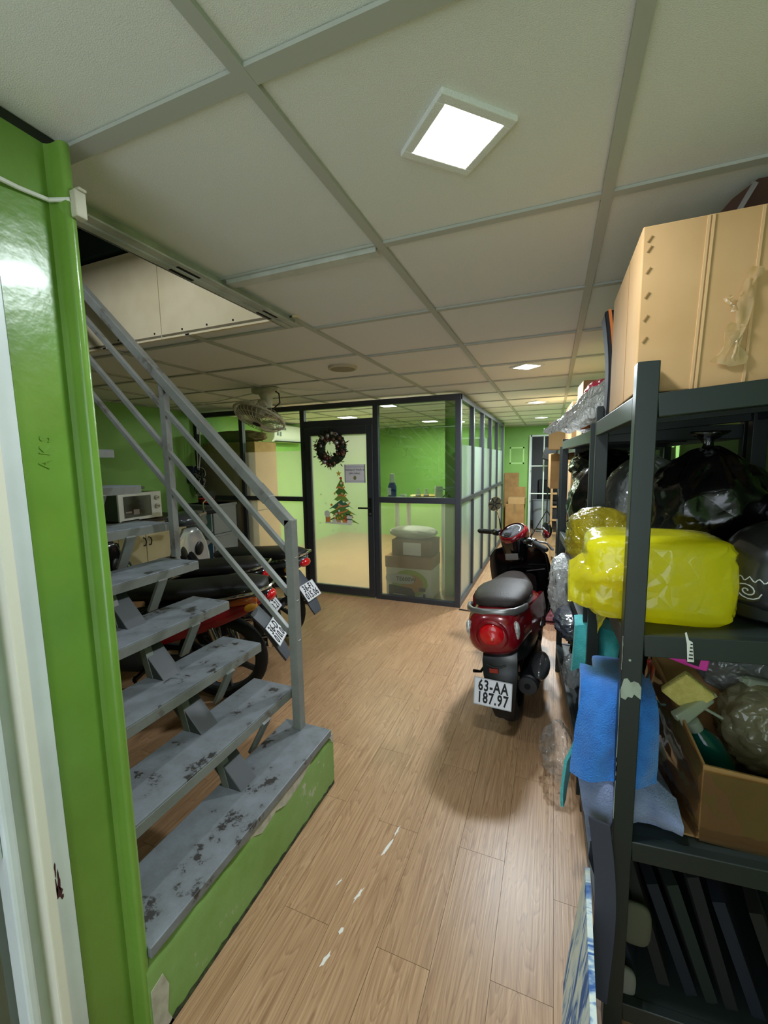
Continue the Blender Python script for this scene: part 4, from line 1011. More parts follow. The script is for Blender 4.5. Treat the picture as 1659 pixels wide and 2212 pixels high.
sc = thing('scooter', 'dark red scooter with brown seat and white number plate parked beside the shelving', 'scooter', (-.168, 2.37, 0))
sc.rotation_euler = (0, math.radians(-6), math.radians(-2.5))
B = lambda mb, n, m, p=sc, **k: mb.build(n, m, p, world=False, **k)
wheel(sc, 0, .25, .055, m_hub, w=.055)
wheel(sc, 1.24, .25, .05, m_hub, w=.05)
# red rear body
rings = [sring(y, -.022*min(1, max(0, (.12-y)/.3)), z, hw, hh, 28, ex) for y, z, hw, hh, ex in (
    (-.285, .565, .03, .03, 2), (-.282, .568, .085, .068, 2.2), (-.268, .575, .114, .098, 2.4), (-.235, .580, .134, .118, 2.7), (-.16, .585, .146, .122, 2.8),
    (-.02, .585, .162, .120, 2.8), (.12, .575, .198, .122, 2.7), (.24, .565, .202, .12, 2.6), (.36, .55, .155, .125, 2.5), (.46, .52, .12, .11, 2.4), (.50, .51, .08, .08, 2.2))]
body = B(MB().loft(rings), 'rear_body', m_redpaint, smooth='all')
# highlights on the flanks: separate side panels standing slightly proud, with raised script
for s in (-1, 1):
    rr = [[Vector((s*(x+off), y, z)) for off, z in ((0, z0), (.010, (z0+z1)/2+.02), (.003, z1))] for y, x, z0, z1 in ((-.10, .148, .52, .68), (.05, .180, .50, .685), (.2, .197, .47, .675), (.33, .172, .45, .64), (.42, .13, .44, .60))]
    B(MB().loft(rr, cap=False, closed=False), 'side_panel', m_redpaint, smooth='all')
text('side_script', '~~~~', .05, mat('silver_script', '#a8a4a6', .3, .6), sc, wmat(sc) @ frame_m((.190, .03, .555), (0, 1, 0), (0, 0, 1)))
# tail lamp
B(MB().lathe([(.0, .0), (.080, .0), (.084, .006), (.084, .020), (.077, .024), (.072, .020), (.072, .010)], c=(-.024, -.268, .582), axis='y', n=32, rot=RX(8) @ Matrix.Diagonal((1, -1, 1))), 'tail_lamp_rim', m_redpaint, smooth=True)
tl_ = B(MB().lathe([(.0, .028), (.034, .026), (.056, .019), (.068, .007), (.070, .0)], c=(-.024, -.270, .582), axis='y', n=32, rot=RX(8) @ Matrix.Diagonal((1, -1, 1))), 'tail_lamp', m_redlens, smooth='all')
B(MB().ell((-.02, -.298, .570), (.008, .004, .010), 10, 6), 'lamp_glint', mat('glint_bright', '#ff9a8a', .1, .6), tl_, smooth='all')  # bright spot painted on the lens as its highlight
# clear turn signals
for s in (-1, 1):
    B(MB().ell((s*.118-.022, -.246, .600), (.017, .022, .052), 16, 12, rot=RZ(s*38) @ RX(6)), 'turn_signal', m_clearlens, smooth='all')
# grab rail
m_rail_grey = mat('brushed_grey_rail', '#8d8c8b', .28, .7)
path = [(.150, -.06, .672), (.150, -.11, .684), (.138, -.175, .690), (.105, -.222, .690), (.05, -.243, .690)]
path = [(x-.015, y, z) for x, y, z in path + [(-x, y, z) for x, y, z in reversed(path)]]
rr = []
for i, p in enumerate(path):
    a, b = Vector(path[max(i-1, 0)]), Vector(path[min(i+1, len(path)-1)]); d = (b-a).normalized(); s_ = Vector((d.y, -d.x, 0)).normalized(); p = Vector(p)
    rr.append([p + s_*.011*u + Vector((0, 0, .019*v)) for u, v in ring_circle(10, 1, 1, 3)])
B(MB().loft(rr), 'grab_rail', m_rail_grey, smooth='all')
# seat with raised rider hump
rr = []
for y, hw, zb, zt in ((-.195, .04, .702, .712), (-.185, .085, .698, .725), (-.15, .125, .690, .742), (-.06, .148, .685, .756), (.05, .155, .68, .758), (.15, .150, .678, .748), (.24, .136, .675, .732), (.32, .118, .672, .726), (.40, .095, .668, .728), (.47, .072, .664, .724), (.53, .045, .662, .706), (.555, .02, .668, .685)):
    zc, hh = (zb+zt)/2, (zt-zb)/2
    rr.append([Vector((u, y, zc + v + (.010*(1-(u/hw)**2) if v > 0 else 0))) for u, v in ring_circle(28, hw, hh, 2.9)])
seat = B(MB().loft(rr), 'seat', m_seat, smooth='all')
B(MB().tube([(.152*math.cos(a)*1.0, .0-.19*math.sin(a)*1.0, (.700 + .012*abs(math.cos(a)))) for a in [PI*i/20 for i in range(21)]], .003, 6), 'seat_piping', m_black, seat, smooth=True)
B(MB().loft([sring(y, 0, .678, hw, .012, 20, 3) for y, hw in ((-.17, .10), (-.1, .13), (.1, .15), (.35, .11), (.52, .05))]), 'seat_base', m_black, smooth=True)
# underside, engine, mudguard
B(MB().loft([sring(y, 0, z, hw, hh, 20, 3) for y, z, hw, hh in ((-.22, .46, .09, .05), (-.1, .44, .12, .07), (.15, .40, .13, .11), (.4, .36, .13, .10), (.55, .33, .14, .05))]), 'under_cowl', m_black, smooth='all')
B(MB().loft([sring(y, -.075, z, hw, hh, 16, 3) for y, z, hw, hh in ((-.08, .25, .045, .07), (.1, .26, .06, .085), (.32, .27, .07, .09), (.42, .27, .04, .05))]), 'engine_case', m_hub, smooth='all')
mg = MB()
rr = []
for y, z, hw in ((-.205, .49, .085), (-.262, .44, .088), (-.282, .37, .085), (-.290, .28, .072), (-.288, .20, .058), (-.280, .15, .045)):
    rr.append([Vector((-hw, y, z)), Vector((-hw*.5, y-.012, z)), Vector((hw*.5, y-.012, z)), Vector((hw, y, z)), Vector((hw*.9, y+.02, z)), Vector((-hw*.9, y+.02, z))])
B(mg.loft(rr), 'rear_mudguard', m_black, smooth=True)
B(MB().box((-.050, -.296, .388), (-.004, -.284, .412)), 'rear_reflector', mat('dull_red_reflector', '#8e2a20', .3), bevel=.003)
B(MB().tube([(-.06, -.295, .435), (-.03, -.302, .425), (.01, -.302, .425), (.035, -.296, .437)], .004, 6), 'plate_lamp_wire', m_black, smooth=True)
number_plate(sc, M4(RY(6.5) @ RX(-8), (-.040, -.312, .288)) @ frame_m((0, 0, 0), (1, 0, 0), (0, 0, 1)), '63-AA', '187.97')
B(MB().tube([(-.12, .05, .30), (-.16, -.03, .26), (-.19, -.07, .28)], [.009, .008, .010], 8), 'pillion_peg', m_black, smooth=True)
B(MB().lathe([(.03, -.16), (.05, -.15), (.055, -.1), (.055, .2), (.035, .28), (.018, .42)], c=(.118, .02, .265), axis='y', n=20), 'muffler', m_black, smooth=True)
B(MB().lathe([(.020, -.168), (.048, -.166), (.050, -.155)], c=(.110, .02, .258), axis='y', n=20), 'muffler_end', mat('dark_muffler_end', '#2b2b2d', .5), smooth=True)
B(MB().lathe([(.0, -.171), (.016, -.1705), (.016, -.166)], c=(.110, .02, .258), axis='y', n=16), 'muffler_hole', mat('hole_black', '#050505', .9), smooth=True)  # flat black disc for the pipe opening
B(MB().ell((.170, .0, .312), (.050, .14, .058), 20, 14), 'muffler_cover', mat('smoked_grey_gloss', '#4b4b4d', .2, .3, coat=.6), smooth='all')
B(MB().bar((-.12, .35, .16), (-.20, .30, .008), .02, .02), 'side_stand', m_black)
B(MB().box((-.14, .46, .285), (.14, .98, .325)), 'footboard', m_black, bevel=.012)
B(MB().loft([sring(y, 0, .22, hw, .06, 16, 3) for y, hw in ((.4, .08), (.6, .13), (.95, .12), (1.02, .05))]), 'belly_pan', m_black, smooth='all')
# leg shield
rr = []
for z, hw, y0, th in ((.30, .15, .86, .05), (.36, .185, .87, .06), (.48, .205, .865, .07), (.60, .213, .845, .075), (.70, .212, .82, .075), (.78, .200, .795, .07), (.83, .16, .78, .06), (.85, .10, .775, .04)):
    rr.append([Vector((hw*math.cos(a), y0 + th*.5*math.sin(a)*(1.0) + .05*(abs(math.cos(a))**2)*-1.0, z)) for a in [2*PI*j/28 for j in range(28)]])
B(MB().loft(rr), 'leg_shield', m_blackgloss, smooth='all')
B(MB().loft([sring(.0, 0, 0, .01, .01, 12)]*0 or [[Vector((u, .755 - .02*(1-(u/.11)**2) + (.02 if k == 1 else 0), .56 + v)) for u, v in ring_circle(20, .11, .09, 4)] for k in (0, 1)]), 'glove_box', m_black, smooth=True)
B(MB().bar((.05, .742, .665), (.175, .742, .678), .006, .006), 'glove_trim', m_grey_metal)
B(MB().loft([[Vector((u, y, z+v)) for u, v in ring_circle(16, hw, .10, 3)] for y, z, hw in ((.88, .55, .12), (.98, .55, .10), (1.04, .52, .05))]), 'front_apron', m_redpaint, smooth='all')
for s in (-1, 1): B(MB().ell((s*.205, .90, .56), (.022, .06, .07), 14, 10), 'apron_edge', m_redpaint, smooth='all')
B(MB().lathe([(.03, .0), (.028, .60)], c=(0, .0, 0), axis='z', n=14, rot=RX(25)).xf(Matrix.Translation((0, 1.16, .22))), 'steering_column', m_black, smooth=True)
for s in (-1, 1): B(MB().cyl((s*.08, 1.235, .25), (s*.07, 1.06, .58), .018, 10), 'fork_leg', m_hub)
B(MB().loft([[Vector((hw*math.cos(a), 1.24 + .285*math.cos(t_)*1.0, .25 + .285*math.sin(t_) + hw*.35*math.sin(a))) for a in [2*PI*j/10 for j in range(10)]] for t_, hw in ((.3, .03), (.6, .06), (1.1, .068), (1.6, .07), (2.1, .068), (2.6, .05), (2.9, .02))]), 'front_mudguard', m_redpaint, smooth='all')
# handlebar assembly turned to the right
H = Matrix.Translation((-.012, .74, .93)) @ (RZ(-40) @ RY(7)).to_4x4() @ Matrix.Translation((0, 0, -.93))
def HB(mb, n, m, p=sc, **k): mb.xf(H); return B(mb, n, m, p, **k)
HB(MB().loft([[Vector((u, v*.95 + y, z)) for u, v in ring_circle(24, hw, hd, 2.4)] for z, hw, hd, y in ((.74, .072, .07, .02), (.80, .082, .08, .01), (.87, .092, .09, .0), (.915, .100, .098, .0), (.93, .098, .096, .0))]), 'handlebar_cowl', m_blackgloss, smooth='all')
tilt = RX(28)
cowl = []
for z, rr_, yo in ((-.045, .090, 0), (-.02, .097, 0), (.005, .099, -.002), (.022, .092, -.004), (.028, .083, -.004)):
    cowl.append([tilt @ Vector((u, v + yo, z)) + Vector((0, -.005, .945)) for u, v in ring_circle(30, rr_, rr_*1.05, 2.2)])
HB(MB().loft(cowl, cap=False), 'meter_cowl', m_redpaint, smooth='all')
HB(MB().loft([[tilt @ Vector((u, v-.004, z)) + Vector((0, -.005, .945)) for u, v in ring_circle(30, r_, r_*1.05, 2.2)] for z, r_ in ((.010, .079), (.020, .077), (.024, .055))]), 'meter_glass', mat('meter_face', '#5d5f63', .08, .2, c2='#222326', nscale=18, coat=1.0), smooth=True)
HB(MB().tube([tilt @ Vector((.060*math.cos(a), .060*math.sin(a)*1.05 - .004, .026)) + Vector((0, -.005, .945)) for a in [PI*.05 + PI*.9*i/16 for i in range(17)]], .004, 6), 'meter_arc', mat('meter_arc_white', '#d2d4d6', .3), smooth=True)
HB(MB().loft([[tilt @ Vector((u, v-.05, z)) + Vector((0, -.005, .945)) for u, v in ring_circle(12, .032, .014, 4)] for z in (.024, .027)]), 'meter_display', m_black)
B(MB().box((-.075, .648, .765), (.015, .656, .812)), 'shield_badge', mat('grey_badge', '#77726d', .4, .3), bevel=.005)
for s in (-1, 1):
    g0, g1, g2 = Vector((s*.10, .0, .900)), Vector((s*.165, -.01, .915)), Vector((s*.345, -.045, .905))
    HB(MB().tube([g0, g1], .014, 10), 'handlebar', m_grey_metal, smooth=True)
    HB(MB().tube([g1 + Vector((s*.03, 0, 0)), g2 - Vector((s*.014, 0, 0)), g2], [.018, .019, .013], 14), 'hand_grip', m_rubber, smooth=True)
    HB(MB().cbox(g1 + Vector((s*.01, 0, .004)), (.06, .05, .045)), 'switch_box', m_black, bevel=.01)
    HB(MB().cyl(g1 + Vector((s*.028, 0, 0)), g1 + Vector((s*.042, 0, 0)), .024, 16).cyl(g1 + Vector((s*.0, -.025, .012)), g1 + Vector((s*.0, -.036, .016)), .008, 10), 'chrome_ring', m_chrome, smooth=True)
    HB(MB().tube([g1 + Vector((0, .035, .0)), g1 + Vector((s*.08, .07, -.005)), g2 + Vector((s*-.01, .06, -.012))], [.008, .007, .009], 8), 'brake_lever', m_grey_metal, smooth=True)
# mirrors
def mirror(stem, c, facing, back_m, pattern=False):
    HB(MB().tube(stem, .0058, 8), 'mirror_stem', m_chrome, smooth=True)
    f = Vector(facing).normalized(); x = Vector((0, 0, 1)).cross(f).normalized(); y = f.cross(x)
    R_ = Matrix((x, y, f)).transposed(); C = Vector(c)
    mb = MB(); mb.lathe([(.0, -.022), (.03, -.02), (.05, -.010), (.055, .0), (.055, .004), (.050, .005)], n=26); mb.xf(M4(R_, C)); sh = HB(mb, 'mirror_shell', back_m, smooth=True)
    mb = MB(); mb.lathe([(.0, .0), (.050, .0), (.050, .0062), (.0, .0062)], n=26); mb.xf(M4(R_, C)); HB(mb, 'mirror_glass', m_mirror, sh)
    mb = MB(); mb.lathe([(.0495, .003), (.056, .003), (.056, .008), (.0495, .008), (.0495, .003)], n=26); mb.xf(M4(R_, C)); HB(mb, 'mirror_rim', m_chrome, sh, smooth=True)
    if pattern:
        pat = MB()
        for k in range(6):
            a = PI/3*k + .2
            pat.bar(C + R_ @ Vector((.008*math.cos(a), .008*math.sin(a), .0078)), C + R_ @ Vector((.05*math.cos(a), .05*math.sin(a), .0078)), .010, .002, up=f)
        HB(pat, 'mirror_lattice', m_black, sh)
mirror([(-.135, .0, .92), (-.15, .0, .99), (-.17, .01, 1.03), (-.215, .02, 1.10)], (-.225, .02, 1.125), (.25, -1, .5), m_black, True)
mirror([(.14, .01, .92), (.15, .03, .985), (.17, .04, 1.0), (.235, .05, 1.005)], (.26, .04, 1.005), (-.35, -1, .1), m_black)

# ------------------------------------------------------------------ underbone motorbikes parked behind the stair
m_bikeblack = mat('bike_black_paint', '#15161a', .2, coat=.5)
m_bikegrey = mat('bike_grey_paint', '#4b4f52', .3, .2, coat=.4)
m_bikered = mat('bike_red_paint', '#8e1620', .2, .1, coat=.7)
m_orange = mat('bike_orange_fade', '#b8561f', .25, coat=.6)
m_vinyl = mat('black_seat_vinyl', '#1a1919', .45, bump=.15, bscale=200)
m_mud = mat('grey_mudguard_plastic', '#474c55', .5)
def motorbike(label, loc, rotz, body_m, stripe_m, plate, shield_m, lean=-4, seat_m=m_vinyl, plate_tilt=35, mirrors=True):
    t = thing('motorbike', label, 'motorbike', loc, 0, 'motorbikes parked behind the stair')
    t.rotation_euler = (0, math.radians(lean), math.radians(rotz))
    b = lambda mb, n, m, p=t, **k: mb.build(n, m, p, world=False, **k)
    wheel(t, 0, .28, .045, m_hub, w=.042, spokes=6); wheel(t, 1.22, .28, .04, m_hub, w=.038, spokes=6)
    # tail body
    b(MB().loft([sring(y, 0, z, hw, hh, 20, 2.6) for y, z, hw, hh in ((-.34, .70, .02, .02), (-.32, .70, .06, .035), (-.25, .69, .09, .06), (-.1, .655, .115, .085), (.15, .61, .12, .105), (.38, .55, .11, .10), (.52, .50, .07, .07))]), 'tail_body', body_m, smooth='all')
    for s in (-1, 1):
        rr = [[Vector((s*(x), y, z0)), Vector((s*(x+.018), y, (z0+z1)/2)), Vector((s*x, y, z1))] for y, x, z0, z1 in ((-.32, .06, .68, .715), (-.2, .10, .60, .68), (.0, .122, .52, .615), (.25, .126, .44, .55), (.50, .115, .38, .48), (.72, .09, .36, .42))]
        b(MB().loft(rr, cap=False, closed=False), 'side_stripe', stripe_m, smooth='all')
        b(MB().loft([[Vector((s*(.108+.012*math.sin(a)), y+.0, z + .02*math.cos(a))) for a in [2*PI*j/8 for j in range(8)]] for y, z in ((-.28, .70), (-.18, .685), (.0, .65))]), 'side_trim', m_orange if stripe_m is m_bikered else m_bikegrey, smooth='all')
        b(MB().ell((s*.105, -.24, .655), (.022, .045, .026), 12, 8, rot=RX(-25)), 'turn_signal', m_amber, smooth='all')
    # long seat
    rr = []
    for y, hw, zb, zt in ((-.31, .04, .735, .76), (-.29, .085, .725, .79), (-.18, .118, .71, .80), (.0, .128, .70, .785), (.2, .125, .69, .765), (.4, .105, .675, .755), (.55, .075, .66, .735), (.62, .03, .66, .70)):
        zc, hh = (zb+zt)/2, (zt-zb)/2; rr.append([Vector((u, y, zc+v)) for u, v in ring_circle(20, hw, hh, 2.8)])
    b(MB().loft(rr), 'seat', seat_m, smooth='all')
    gp_ = [(.12, .02, .70), (.135, -.12, .72), (.125, -.26, .745), (.075, -.34, .765), (0, -.355, .77)]
    b(MB().tube(gp_ + [(-x, y, z) for x, y, z in reversed(gp_[:-1])], .009, 8), 'grab_rail', m_chrome, smooth=True)
    b(MB().ell((0, -.325, .69), (.06, .035, .035), 14, 8), 'tail_lamp', m_redlens, smooth='all')
    # rear mudguard with plate
    rr = []
    for y, z, hw in ((-.10, .60, .065), (-.22, .59, .07), (-.29, .51, .068), (-.335, .42, .065), (-.385, .33, .058), (-.41, .28, .045)):
        rr.append([Vector((-hw, y, z)), Vector((0, y-.012, z+.012)), Vector((hw, y, z)), Vector((hw*.9, y+.012, z-.012)), Vector((-hw*.9, y+.012, z-.012))])
    b(MB().loft(rr), 'rear_mudguard', m_mud, smooth=True)
    if plate:
        c = math.radians(plate_tilt)
        number_plate(t, frame_m((0, -.350, .455), (1, 0, 0), (0, math.sin(c), math.cos(c))), *plate)
    # chain cover, swing arm, engine, frame spine
    b(MB().loft([[Vector((-.085+u*.6, y, z+v)) for u, v in ring_circle(12, .02, hh, 3)] for y, z, hh in ((-.06, .28, .03), (.0, .285, .055), (.3, .29, .05), (.52, .30, .06), (.58, .30, .03))]), 'chain_cover', m_black, smooth='all')
    b(MB().bar((.075, -.02, .28), (.075, .5, .31), .025, .04), 'swing_arm', m_hub, bevel=.005)
    for s in (-1, 1): b(MB().tube([(s*.10, -.06, .30), (s*.105, .02, .58)], .018, 10).tube([(s*.10, -.045, .34), (s*.104, .005, .53)], .028, 10), 'shock_absorber', m_chrome, smooth=True)
    b(MB().loft([[Vector((u, y, z+v)) for u, v in ring_circle(16, hw, hh, 3.4)] for y, z, hw, hh in ((.42, .30, .08, .06), (.48, .30, .11, .09), (.70, .30, .11, .09), (.78, .31, .07, .06), (.92, .33, .06, .05))]), 'engine', m_hub, smooth='all')
    b(MB().tube([(.12, .8, .26), (.13, .5, .17), (.14, .2, .22)], .016, 8).tube([(.14, .2, .22), (.15, -.25, .30)], [.04, .045], 14), 'exhaust', m_chrome, smooth=True)
    b(MB().tube([(0, .45, .50), (0, .80, .50), (0, 1.0, .72)], .04, 10), 'frame_spine', m_black, smooth=True)
    b(MB().bar((-.10, .45, .24), (-.20, .45, .24), .02, .02).bar((.10, .45, .24), (.20, .45, .24), .02, .02), 'foot_peg', m_black)
    # leg shields and front cowl
    rr = []
    for z, hw, y0, th in ((.30, .10, .93, .04), (.38, .16, .95, .05), (.50, .19, .96, .055), (.62, .19, .955, .06), (.74, .165, .945, .07), (.84, .12, .94, .07), (.90, .07, .94, .05)):
        rr.append([Vector((hw*math.cos(a), y0 + th*.5*math.sin(a) - .06*abs(math.cos(a))**2, z)) for a in [2*PI*j/24 for j in range(24)]])
    ls = b(MB().loft(rr), 'leg_shield', shield_m, smooth='all')
    for s in (-1, 1): b(MB().ell((s*.095, .905, .70), (.048, .020, .075), 14, 10, rot=RY(s*18)), 'shield_recess', m_black, ls, smooth='all')
    b(MB().ell((0, .905, .575), (.03, .02, .018), 12, 8), 'shield_recess', m_black, ls, smooth='all')
    b(MB().loft([[Vector((u, y, z+v)) for u, v in ring_circle(18, hw, hh, 2.4)] for y, z, hw, hh in ((.82, .98, .10, .035), (.88, .985, .13, .055), (.98, .985, .13, .07), (1.06, .97, .10, .06), (1.09, .96, .05, .03))]), 'handlebar_cowl', body_m, smooth='all')
    b(MB().ell((0, 1.075, .965), (.075, .03, .05), 16, 10), 'headlight', m_clearlens, smooth='all')
    for s in (-1, 1):
        b(MB().tube([(s*.1, .92, .985), (s*.2, .90, 1.0), (s*.33, .85, .995)], .012, 8), 'handlebar', m_chrome, smooth=True)
        b(MB().tube([(s*.22, .895, 1.0), (s*.34, .845, .995)], .018, 10), 'hand_grip', m_rubber, smooth=True)
        b(MB().tube([(s*.20, .93, 1.0), (s*.28, .95, .99), (s*.34, .91, .985)], .007, 6), 'brake_lever', m_chrome, smooth=True)
        if mirrors and s > 0: b(MB().tube([(s*.19, .90, 1.0), (s*.20, .90, 1.10), (s*.28, .89, 1.15)], .006, 6), 'mirror_stem', m_chrome, smooth=True)
        if mirrors and s > 0: b(MB().loft([[Vector((s*.30+u, y, 1.16+v)) for u, v in ring_circle(16, w_, h_, 3)] for y, w_, h_ in ((.885, .052, .034), (.90, .055, .036), (.915, .03, .02))]), 'mirror', m_black, smooth=True)
        b(MB().cyl((s*.065, 1.215, .28), (s*.07, 1.03, .74), .022, 10), 'fork_leg', m_hub)
    b(MB().loft([[Vector((hw*math.cos(a), 1.22 + .315*math.cos(t_), .28 + .315*math.sin(t_) + hw*.35*math.sin(a))) for a in [2*PI*j/10 for j in range(10)]] for t_, hw in ((.2, .02), (.5, .05), (1.1, .058), (1.6, .06), (2.2, .058), (2.8, .045), (3.0, .02))]), 'front_mudguard', body_m, smooth='all')
    b(MB().bar((-.09, .52, .2), (-.19, .46, .01), .018, .018), 'side_stand', m_black)
    return t
m_shield_w = mat('silver_white_shield', '#b8bab8', .22, .3, coat=.5)
motorbike('motorbike with red flank and leaning 36-D1 plate nearest the stair', (-1.88, 1.95, 0), 110, m_bikeblack, m_bikered, ('36-D1', '010.06'), m_bikeblack, lean=-5, mirrors=False)
motorbike('all black motorbike squeezed between two others behind the stair', (-2.22, 2.37, 0), 106, m_bikeblack, m_bikeblack, ('67-C1', '573.21'), m_bikeblack, lean=-5, mirrors=False)
motorbike('grey motorbike with chrome rail and grey mudguard beside the office partition', (-2.12, 2.84, 0), 88, m_bikegrey, m_bikeblack, ('36-F1', '015.06'), m_shield_w, lean=-5)
# ------------------------------------------------------------------ kitchen corner on the left wall
m_cab = mat('cream_laminate', '#cfc19b', .5, c2='#c8b98f', nscale=4)
cb = thing('base_cabinet', 'cream two-door base cabinet under the microwave', 'cabinet', (-3.93, 2.93, 0))
MB().box((-4.14, 2.36, .06), (-3.74, 3.42, .90)).build('cabinet_body', m_cab, cb)
for y0, y1, hy in ((2.37, 2.63, 2.60), (2.635, 2.912, 2.885), (2.918, 3.195, 2.945), (3.20, 3.415, 3.23)):
    d = MB().box((-3.74, y0, .09), (-3.722, y1, .885)).build('cabinet_door', m_cab, cb, bevel=.003)
    MB().tube([(-3.722, hy, .76), (-3.70, hy+.004, .755), (-3.695, hy+.01, .72), (-3.70, hy+.004, .685), (-3.722, hy, .68)], .006, 8).build('door_handle', m_black, d, smooth=True)
MB().box((-4.14, 2.38, 0), (-3.78, 3.40, .06)).build('plinth', m_black, cb)
ctp_ = MB().box((-4.15, 2.0, .902), (-3.70, 3.46, .935)).build('worktop', mat('dark_brown_worktop', '#3d332c', .5), None, bevel=.003)
tag(ctp_, 'dark brown worktop carrying the microwave', 'worktop')
mw = thing('microwave_oven', 'small white-fronted microwave with two round knobs on the dark worktop', 'microwave', (-3.9, 2.88, .935))
m_mwside = mat('microwave_green_grey', '#4d5344', .5)
MB().box((-4.10, 2.655, .945), (-3.735, 3.115, 1.205)).build('oven_case', m_mwside, mw, bevel=.006)
MB().box((-3.735, 2.655, .945), (-3.712, 3.115, 1.208)).build('oven_front', m_white, mw, bevel=.005)
ow = MB().box((-3.713, 2.705, .975), (-3.7095, 2.995, 1.178)).build('oven_window', mat('oven_window_glass', '#171213', .08, coat=.6), mw)
for z, a in ((1.145, .3), (1.06, -.2)):
    k = MB().cyl((-3.712, 3.055, z), (-3.690, 3.055, z), .023, 18).build('knob', m_offwhite, mw, smooth=True)
    MB().bar((-3.6895, 3.055-.020*math.cos(a), z-.02*math.sin(a)), (-3.6895, 3.055+.02*math.cos(a), z+.02*math.sin(a)), .008, .004).build('knob_grip', m_black, k)
for y in (2.69, 3.08): MB().cyl((-3.76, y, .935), (-3.76, y, .947), .012, 10).build('foot', m_black, mw)
# things seen as reflections / contents behind the window
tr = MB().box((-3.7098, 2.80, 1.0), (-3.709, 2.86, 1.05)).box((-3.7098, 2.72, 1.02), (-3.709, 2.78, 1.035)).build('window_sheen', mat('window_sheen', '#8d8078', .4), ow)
# flat grey tray and folded cloth on the microwave
ty = thing('grey_tray', 'flat grey plastic tray lying on top of the microwave', 'tray', (-3.95, 2.8, 1.21))
MB().box((-4.10, 2.60, 1.235), (-3.76, 2.98, 1.262)).box((-4.08, 2.62, 1.208), (-3.78, 2.90, 1.235)).build('tray_body', mat('grey_tray_plastic', '#6f736c', .5), ty, bevel=.006)
wsf = thing('wall_shelf', 'short grey shelf board fixed high on the green left wall', 'shelf', (-4.1, 2.6, 1.58))
MB().box((-4.15, 2.30, 1.565), (-3.98, 2.66, 1.59)).build('shelf_board', m_steel, wsf, bevel=.003)
MB().box((-4.15, 2.35, 1.50), (-4.135, 2.37, 1.565)).box((-4.15, 2.58, 1.50), (-4.135, 2.60, 1.565)).build('shelf_bracket', m_steel, wsf)
# dark blue helmet hanging under the worktop level
hm2 = thing('motorcycle_helmet', 'dark blue round helmet lying on a carton behind the stair treads', 'helmet', (-3.5, 2.42, .5))
rr = []
for i in range(13):
    th = -.5 + (PI/2+.5)*i/12; rr.append([(-3.50+.125*math.cos(th)*math.cos(a), 2.42+.14*math.cos(th)*math.sin(a), .565+.125*math.sin(th)) for a in [2*PI*j/24 for j in range(24)]])
MB().loft(rr).build('helmet_shell', mat('dark_blue_gloss', '#1b2136', .15, coat=.8), hm2, smooth='all')
MB().lathe([(.11, .50), (.118, .505), (.118, .52), (.108, .522)], c=(-3.50, 2.42, 0), n=24).build('helmet_rim', m_black, hm2, smooth=True)
carton('cardboard_box', 'brown carton on the floor holding the dark blue helmet', (-3.50, 2.42, 0), (.36, .30, .50), 5, m_card_d)
# grey printed drawers beside the fridge corner
m_boxgrey = mat('grey_box_plastic', '#7c8286', .5)
def printed_box(label, c, d, blue, tint):
    t = thing('storage_box', label, 'box', c)
    w, l, h = d; x0, y0, z0 = c
    MB().box((x0-w/2, y0-l/2, z0), (x0+w/2, y0+l/2, z0+h)).build('box_body', m_boxgrey, t, bevel=.006)
    MB().box((x0-w/2-.01, y0-l/2-.01, z0+h-.03), (x0+w/2+.01, y0+l/2+.01, z0+h)).build('box_lid', m_boxgrey, t, bevel=.006)
    pn = MB().box((x0-w*.40, y0-l/2-.004, z0+h*.10), (x0+w*.44, y0-l/2, z0+h*.80)).build('printed_label', m_paper, t)
    MB().prism([(x0+w*.10, z0+h*.12), (x0+w*.42, z0+h*.12), (x0+w*.42, z0+h*.78), (x0+w*.25, z0+h*.62), (x0+w*.3, z0+h*.4)], y0-l/2-.0055, y0-l/2-.004, 'xz').build('label_print', mat('label_'+tint.strip('#'), tint, .6), pn)
    MB().prism([(x0-w*.38, z0+h*.12), (x0+w*.05, z0+h*.12), (x0-w*.1, z0+h*.3), (x0-w*.38, z0+h*.26)], y0-l/2-.0055, y0-l/2-.004, 'xz').build('label_print', mat('label_band_'+blue.strip('#'), blue, .6), pn)
    for i, zz in enumerate((.55, .46)):
        MB().box((x0-w*.22, y0-l/2-.0055, z0+h*zz), (x0+w*(.02-.05*i), y0-l/2-.004, z0+h*(zz+.05))).build('label_lettering', m_ink, pn)
    return t
printed_box('lower grey box with blue and white printed label in the corner by the partition', (-3.66, 3.72, 0.0), (.42, .36, .36), '#24408f', '#7fa9c0')
printed_box('middle grey box with blue printed label in the corner stack', (-3.66, 3.72, .362), (.42, .36, .33), '#1c2f7a', '#2d5f86')
printed_box('upper grey box with pale printed label topping the corner stack', (-3.66, 3.72, .694), (.42, .36, .33), '#9aa7b0', '#5f8f95')
t = thing('red_basin', 'small red plastic basin on the grey box stack', 'basin', (-3.72, 3.75, 1.026))
MB().lathe([(.07, 1.027), (.09, 1.075), (.095, 1.078), (.085, 1.072), (.066, 1.032)], c=(-3.74, 3.75, 0), n=24).build('basin_shell', mat('red_plastic', '#c8402c', .4), t, smooth=True)
